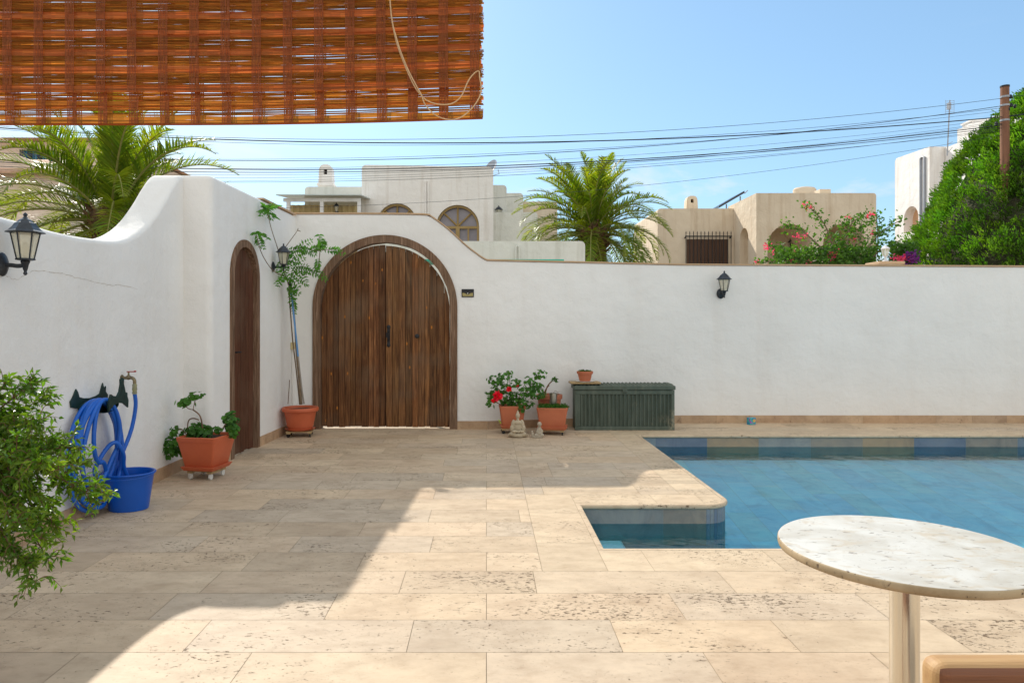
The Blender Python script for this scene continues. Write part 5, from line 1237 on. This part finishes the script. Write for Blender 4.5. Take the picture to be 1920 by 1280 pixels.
palm('large date palm at left half hidden by the blind and the curved wall', (PX(208, 10.6), 10.6, 3.05), 2.2, 66, 23, .26, .42, 80, .019)

# ---------------------------------------------------------------- conifer
cf = empty('conifer_tree', (PX(1985, 14), 14, 0)); tag(cf, 'big dense bright green conifer at the right edge around the pole', 'tree')
cxx, cyy = PX(1985, 14), 14.2; lv = MB(); HT = 6.2
def crad(z): 
    t = max(0, min(1, z/HT)); return 2.72*(1-t**3.1)*(.97+.03*math.sin(z*3))
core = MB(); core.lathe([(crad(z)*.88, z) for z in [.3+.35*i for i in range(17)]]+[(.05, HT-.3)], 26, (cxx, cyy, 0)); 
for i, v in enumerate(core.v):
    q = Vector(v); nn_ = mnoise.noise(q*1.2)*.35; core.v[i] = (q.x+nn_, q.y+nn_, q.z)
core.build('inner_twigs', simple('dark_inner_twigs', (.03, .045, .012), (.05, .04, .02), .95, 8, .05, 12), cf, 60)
for _ in range(3300):
    z = HT*(R.random()**1.3)*.985+.4; a = U(PI*.72, PI*1.85); rr_ = crad(z-.3)*(1+.10*mnoise.noise(Vector((a*3, z*1.3, 0)))+U(-.12, .02))
    if rr_ <= 0: continue
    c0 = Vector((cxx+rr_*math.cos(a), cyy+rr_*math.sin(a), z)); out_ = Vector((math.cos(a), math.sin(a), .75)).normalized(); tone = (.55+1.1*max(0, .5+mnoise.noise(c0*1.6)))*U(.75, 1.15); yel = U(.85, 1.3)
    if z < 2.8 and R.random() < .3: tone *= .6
    sz = U(.10, .20)
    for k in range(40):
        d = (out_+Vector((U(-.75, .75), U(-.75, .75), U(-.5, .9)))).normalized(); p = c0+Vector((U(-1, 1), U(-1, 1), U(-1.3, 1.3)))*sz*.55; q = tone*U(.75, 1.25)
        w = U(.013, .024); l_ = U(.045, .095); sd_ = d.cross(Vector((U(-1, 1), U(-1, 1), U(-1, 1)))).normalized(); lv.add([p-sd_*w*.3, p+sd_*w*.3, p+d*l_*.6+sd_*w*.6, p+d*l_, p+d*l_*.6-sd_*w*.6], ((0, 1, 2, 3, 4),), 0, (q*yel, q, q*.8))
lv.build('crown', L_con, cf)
m = MB(); m.tube([(cxx, cyy, 0), (cxx, cyy, 3), (cxx, cyy, 6)], [.25, .18, .05], 10); m.build('trunk', M_bark, cf)

# ---------------------------------------------------------------- bougainvillea, post lantern
bg = empty('bougainvillea', (PX(1590, 12.6), 12.6, 0)); tag(bg, 'arching bougainvillea with scattered pink flowers above the boundary wall', 'shrub')
br = MB(); lv = MB(); Yg = 12.6
def bough(pxs, dens=1.0, Yv=None, wide=.09):
    Yv = Yv or Yg; pp = spline([P(a, b, Yv+.12*i) for i, (a, b) in enumerate(pxs)], 8); n = len(pp); br.tube(pp, [.016*(1-.8*i/(n-1))+.003 for i in range(n)], 5)
    L = sum((pp[i+1]-pp[i]).length for i in range(n-1)); cnt = int(L*150*dens)
    for k in range(cnt):
        t = R.random()**.9; f = t*(n-1); i = min(n-2, int(f)); p = pp[i].lerp(pp[i+1], f-i); w = wide*(1.2-.6*t); q = U(.6, 1.3)
        p = p+Vector((R.gauss(0, w), R.gauss(0, w), R.gauss(0, w))); lv.leaf(p, Vector((U(-1, 1), U(-1, 1), U(-.6, 1))), U(.045, .08), .045, 0, (q*1.05, q, q*.8))
for pxs in ([(1585, 500), (1562, 460), (1548, 425), (1530, 400), (1508, 382)], [(1580, 500), (1540, 465), (1500, 430), (1470, 425)], [(1590, 500), (1590, 450), (1600, 415), (1640, 402)], [(1570, 500), (1520, 480), (1470, 468), (1440, 462)], [(1560, 500), (1500, 488), (1450, 490), (1420, 494)], [(1610, 500), (1630, 460), (1660, 430), (1690, 412)], [(1600, 500), (1612, 450), (1615, 430), (1616, 415)], [(1620, 500), (1650, 470), (1690, 450)], [(1590, 500), (1570, 470), (1590, 435), (1575, 415)], [(1600, 500), (1640, 480), (1646, 440), (1643, 405)], [(1560, 500), (1580, 470), (1560, 440)], [(1500, 500), (1490, 480), (1450, 475)]):
    bough(pxs)
for _ in range(3200):
    px = U(1455, 1640); py = U(462, 512)+abs(px-1575)*.06; q = U(.4, 1.2); lv.leaf(P(px, py, Yg+U(-.3, .5)), Vector((U(-1, 1), U(-1, 1), U(-.6, 1))), U(.05, .085), .045, 0, (q*1.05, q, q*.8))
for (px, py, r, n) in ((1508, 383, .06, 8), (1518, 390, .08, 14), (1440, 465, .1, 22), (1436, 460, .05, 8), (1495, 446, .09, 18), (1510, 443, .06, 10), (1560, 479, .13, 50), (1592, 408, .06, 10), (1634, 402, .08, 14), (1625, 407, .05, 8), (1418, 492, .06, 12), (1515, 492, .08, 16), (1487, 490, .06, 12), (1600, 450, .06, 8), (1634, 438, .06, 8), (1450, 474, .06, 8), (1490, 470, .05, 6)):
    fl = MB()
    for _ in range(n): q = U(.8, 1.3); fl.leaf(P(px, py, Yg-.12)+Vector((R.gauss(0, r*.42), R.gauss(0, r*.4), R.gauss(0, r*.34))), Vector((U(-1, 1), U(-1, .2), U(-1, 1))), .034, .03, 0, (q, q*U(.5, 1.6), q))
    fl.build('flower', M_pinkfl, bg)
br.build('branches', M_bark, bg, 60); lv.build('foliage', L_boug, bg)
fs_ = empty('flowering_shrub', (PX(1690, 12.4), 12.4, 0)); tag(fs_, 'small dark shrub with pink and purple flowers beside the white post lantern', 'shrub')
lv = MB(); fl = MB(); pu = MB(); br = MB(); br.tube([(PX(1690, 12.5), 12.5, 0), (PX(1690, 12.5), 12.5, 2.4)], .03, 6); br.build('stem', M_bark, fs_)
for _ in range(1500): q = U(.35, 1.0); px = U(1668, 1722); lv.leaf(P(px, U(456, 515), 12.5+U(-.3, .3)), Vector((U(-1, 1), U(-1, 1), U(-.6, 1))), U(.05, .08), .045, 0, (q, q, q*.8))
for _ in range(50): fl.leaf(P(R.gauss(1686, 9), R.gauss(484, 3), 12.15+U(-.1, .1)), Vector((U(-1, 1), U(-1, .2), U(-1, 1))), .05, .05)
for _ in range(110): pu.leaf(P(R.gauss(1708, 7), R.gauss(484, 6), 12.1+U(-.1, .1)), Vector((U(-1, 1), U(-1, .2), U(-1, 1))), .055, .05)
lv.build('foliage', L_boug, fs_); fl.build('pink_flowers', M_pinkfl, fs_); pu.build('purple_flowers', M_purple, fs_)
gp = empty('gate_post', (PX(1670, 11.6), 11.6, 0)); tag(gp, 'pale stone post head just showing above the boundary wall', 'post')
m = MB(); a, b = PX(1652, 11.6), PX(1688, 11.6); m.box((a, 11.6, 0), (b, 11.95, PZ(496, 11.6))); m.build('shaft', M_cream, gp)
m = MB(); m.box((PX(1646, 11.6), 11.55, PZ(495.9, 11.6)), (PX(1694, 11.6), 12.0, PZ(490, 11.6))); m.build('cap', M_coping, gp, bevel=.01)
pl_ = empty('post_lantern', (PX(1660, 11.7), 11.75, PZ(490, 11.6))); tag(pl_, 'white post lantern standing on the stone post', 'post lamp')
x, z = PX(1660, 11.75), PZ(490, 11.6)
m = MB(); m.lathe([(.055, 0), (.06, .01), (.04, .03), (.018, .05), (.016, .09), (.03, .10)], 14, (x, 11.75, z)); m.build('stem', M_whitepaint, pl_, 40)
m = MB(); m.lathe([(.035, .10), (.042, .11)], 6, (x, 11.75, z)); 
for i in range(6): t = 2*PI*i/6; m.tube([(x+.04*math.cos(t), 11.75+.04*math.sin(t), z+.11), (x+.065*math.cos(t), 11.75+.065*math.sin(t), z+.22)], .006, 5)
m.build('cage', M_whitepaint, pl_)
m = MB(); m.lathe([(.037, .112), (.06, .218)], 6, (x, 11.75, z), cap=False); m.build('glass', M_lglass, pl_)
m = MB(); m.lathe([(.08, .22), (.075, .23), (.05, .25), (.02, .27), (.008, .285), (.001, .29)], 6, (x, 11.75, z)); m.build('lamp_roof', M_whitepaint, pl_)

# ---------------------------------------------------------------- utility pole and overhead wires
Yu = 13.3; px_ = PX(1884, Yu)
up = empty('utility_pole', (px_, Yu, 0)); tag(up, 'weathered wooden utility pole rising through the conifer at far right', 'utility pole')
cyy_front = 0
m = MB(); m.tube([(px_, Yu, 0), (px_, Yu, 3), (px_, Yu, PZ(162, Yu))], [.09, .082, .073], 16); m.build('pole_shaft', M_pole, up, 40)
m = MB(); m.lathe([(.079, 0), (.079, .03)], 16, (px_, Yu, PZ(164, Yu))); m.build('pole_cap', M_iron, up)
for py in (184, 200, 228): m = MB(); m.lathe([(.081, 0), (.081, .035)], 16, (px_, Yu, PZ(py, Yu))); m.build('clamp_band', M_grey, up)
for (a, b) in ((1895, 181), (1896, 197), (1903, 199), (1891, 204), (1868, 232)):
    q = P(a, b, Yu-.05); m = MB(); m.lathe([(.012, -.04), (.03, -.03), (.022, -.01), (.03, 0), (.02, .02), (.012, .035)], 10, tuple(q)); m.tube([q+Vector((0, 0, .0)), Vector((px_, Yu, q.z))], .008, 5); m.build('insulator', M_wire, up, 40)
wires = [
 ((0, 240), (905, 268), (1884, 219), .0145, 11.5, 'thickest'), ((0, 237), (905, 259), (1884, 184), .006, 11.45, 'topmost thin'), ((0, 243), (905, 271), (1884, 202), .005, 11.55, 'thin'),
 ((0, 287), (905, 293), (1884, 198), .0085, 11.5, 'second'), ((0, 291), (905, 289), (1884, 207), .0045, 11.6, 'thin'), ((0, 304), (905, 312), (1884, 234), .012, 11.4, 'lower heavy'),
 ((0, 312), (905, 316), (1884, 238), .009, 11.55, 'lower'), ((0, 318), (905, 318), (1884, 227), .004, 11.65, ''), ((0, 326), (905, 322), (1884, 230), .004, 11.4, ''),
 ((0, 333), (905, 331), (1884, 241), .0055, 11.5, ''), ((0, 338), (905, 326), (1884, 245), .004, 11.6, ''), ((0, 308), (905, 306), (1884, 222), .004, 11.45, ''),
 ((0, 386), (905, 373), (1884, 252), .0045, 11.7, '')]
wl = ['thickest black overhead cable crossing the sky below the blind', 'topmost thin wire, reaching the pole near its upper insulator', 'thin wire running just under the thickest overhead cable', 'second lower dark cable, straight and mid thickness', 'very thin wire beside the second lower dark cable', 'heavy lower cable passing over the roof of the white house', 'lower cable hugging just under the heavy lower cable', 'fine wire in the bundle just below the lower cables', 'fine wire in the lower bundle over the palm top', 'lowest medium wire of the bundle over the white house', 'fine wire crossing the lowest wires over the white house', 'fine wire between the second cable and heavy lower cable', 'lone bottom wire crossing the arched windows of the white house']
for k, ((x0, y0), (x1, y1), (x2, y2), r, Yw_, nm) in enumerate(wires):
    # parabola through three sight lines, extended past the frame to its next pole
    A = [(x0, y0), (x1, y1), (x2, y2)]
    def yy_(x):
        s = 0
        for i in range(3):
            t = A[i][1]
            for j in range(3):
                if j != i: t *= (x-A[j][0])/(A[i][0]-A[j][0])
            s += t
        return s
    m = MB(); pp = [P(x, yy_(x), Yw_+(Yu-Yw_)*max(0, (x-1000)/884)) for x in [-400+2284*i/60 for i in range(61)]]
    m.tube(pp, r*.66, 5); o = m.build('overhead_wire', M_wire, None, 60); tag(o, wl[k], 'wire', 'overhead wires strung from the utility pole')
m = MB(); o = None
m.tube([P(1884, 184, Yu), P(1990, 168, Yu-.8), P(2200, 150, Yu-2)], .006, 5); m.tube([P(1884, 219, Yu), P(2000, 205, Yu-.8), P(2200, 190, Yu-2)], .011, 5); tag(m.build('overhead_wire', M_wire, None, 60), 'short wires leaving the pole to the right edge', 'wire', 'overhead wires strung from the utility pole')
# far pole to which the wires run, outside the frame on the left
m = MB(); pxl = PX(-400, 11.5); m.tube([(pxl, 11.55, 0), (pxl, 11.55, 6.2)], [.1, .07], 14); tag(m.build('utility_pole', M_pole, None, 40), 'second wooden utility pole outside the frame on the left', 'utility pole')

# ---------------------------------------------------------------- sun, sky, camera
sd_ = Vector((-.69, 1.16, 1.0)).normalized()
sl_ = bpy.data.lights.new('sun', 'SUN'); sl_.energy = 3.35; sl_.angle = math.radians(.55); sl_.color = (1.0, .93, .82)
so = bpy.data.objects.new('sun', sl_); COL.objects.link(so); so.location = (-20, 30, 30); so.rotation_euler = (-sd_).to_track_quat('-Z', 'Y').to_euler()
FILL_CLOUD = 5.8  # unseen bright cloud bank behind the camera, added to fill the shaded walls
w = bpy.data.worlds.new('World'); sc.world = w; w.use_nodes = True; nt = w.node_tree; nt.nodes.clear()
sky = nt.nodes.new('ShaderNodeTexSky'); sky.sky_type = 'NISHITA'; sky.sun_disc = False
sky.sun_elevation = math.asin(sd_.z); sky.sun_rotation = math.atan2(sd_.x, sd_.y); sky.altitude = 0; sky.air_density = 1.0; sky.dust_density = .8; sky.ozone_density = 1.6
bgn = nt.nodes.new('ShaderNodeBackground'); bgn.inputs[1].default_value = .138
tc = nt.nodes.new('ShaderNodeTexCoord'); mp = nt.nodes.new('ShaderNodeMapping'); mp.inputs['Scale'].default_value = (2.2, 2.2, 6.5); mp.inputs['Location'].default_value = (.35, .2, .1)
ns = nt.nodes.new('ShaderNodeTexNoise'); ns.inputs['Scale'].default_value = 1.6; ns.inputs['Detail'].default_value = 8; ns.inputs['Roughness'].default_value = .6; ns.inputs['Distortion'].default_value = .4
cr = nt.nodes.new('ShaderNodeValToRGB'); cr.color_ramp.elements[0].position = .53; cr.color_ramp.elements[1].position = .70
sx = nt.nodes.new('ShaderNodeSeparateXYZ'); mr = nt.nodes.new('ShaderNodeMapRange'); mr.inputs[1].default_value = .34; mr.inputs[2].default_value = .18; mr.inputs[3].default_value = 0; mr.inputs[4].default_value = 1
mm = nt.nodes.new('ShaderNodeMath'); mm.operation = 'MULTIPLY'; mx = nt.nodes.new('ShaderNodeMix'); mx.data_type = 'RGBA'; mx.inputs[7].default_value = (4.9, 5.1, 5.3, 1)
lk = nt.links.new; lk(tc.outputs['Generated'], mp.inputs[0]); lk(mp.outputs[0], ns.inputs[0]); lk(ns.outputs[0], cr.inputs[0]); lk(tc.outputs['Generated'], sx.inputs[0]); lk(sx.outputs[2], mr.inputs[0]); lk(cr.outputs[0], mm.inputs[0]); lk(mr.outputs[0], mm.inputs[1]); lk(mm.outputs[0], mx.inputs[0]); 
gm = nt.nodes.new('ShaderNodeGamma'); gm.inputs[1].default_value = .62; lk(sky.outputs[0], gm.inputs[0])
gn = nt.nodes.new('ShaderNodeMix'); gn.data_type = 'RGBA'; gn.blend_type = 'MULTIPLY'; gn.inputs[0].default_value = 1; gn.inputs[7].default_value = (1.18, 1.58, 1.86, 1); lk(gm.outputs[0], gn.inputs[6])
lk(gn.outputs[2], mx.inputs[6]); 
geo2 = nt.nodes.new('ShaderNodeMath'); geo2.operation = 'MULTIPLY_ADD'; lk(sx.outputs[2], geo2.inputs[0]); geo2.inputs[1].default_value = .5
neg = nt.nodes.new('ShaderNodeMath'); neg.operation = 'MULTIPLY'; neg.inputs[1].default_value = -1; lk(sx.outputs[1], neg.inputs[0]); lk(neg.outputs[0], geo2.inputs[2])
mr2 = nt.nodes.new('ShaderNodeMapRange'); mr2.inputs[1].default_value = -.1; mr2.inputs[2].default_value = .35; lk(geo2.outputs[0], mr2.inputs[0])
ns2 = nt.nodes.new('ShaderNodeTexNoise'); ns2.inputs['Scale'].default_value = 1.7; ns2.inputs['Detail'].default_value = 6; lk(mp.outputs[0], ns2.inputs[0])
cr2 = nt.nodes.new('ShaderNodeMapRange'); cr2.inputs[1].default_value = .30; cr2.inputs[2].default_value = .46; lk(ns2.outputs[0], cr2.inputs[0])
mm2 = nt.nodes.new('ShaderNodeMath'); mm2.operation = 'MULTIPLY'; lk(mr2.outputs[0], mm2.inputs[0]); lk(cr2.outputs[0], mm2.inputs[1])
mx2 = nt.nodes.new('ShaderNodeMix'); mx2.data_type = 'RGBA'; mx2.inputs[7].default_value = (FILL_CLOUD*.99, FILL_CLOUD, FILL_CLOUD*.97, 1); lk(mm2.outputs[0], mx2.inputs[0]); lk(mx.outputs[2], mx2.inputs[6]); lk(mx2.outputs[2], bgn.inputs[0])
wo = nt.nodes.new('ShaderNodeOutputWorld'); lk(bgn.outputs[0], wo.inputs[0])
cam = bpy.data.cameras.new('camera'); co = bpy.data.objects.new('camera', cam); COL.objects.link(co); sc.camera = co
co.location = (0, 0, CH); co.rotation_euler = (PI/2, 0, 0); cam.sensor_width = 36; cam.lens = F/1920*36; cam.shift_x = (960-VX)/1920; cam.shift_y = -(640-VY)/1920; cam.clip_end = 2000; cam.clip_start = .05
sc.view_settings.view_transform = 'Standard'; sc.view_settings.look = 'None'; sc.view_settings.gamma = 1; sc.view_settings.exposure = 0.44
sc.cycles.max_bounces = 10; sc.cycles.diffuse_bounces = 5; sc.cycles.transparent_max_bounces = 16; sc.cycles.use_denoising = True; sc.cycles.sample_clamp_indirect = 8
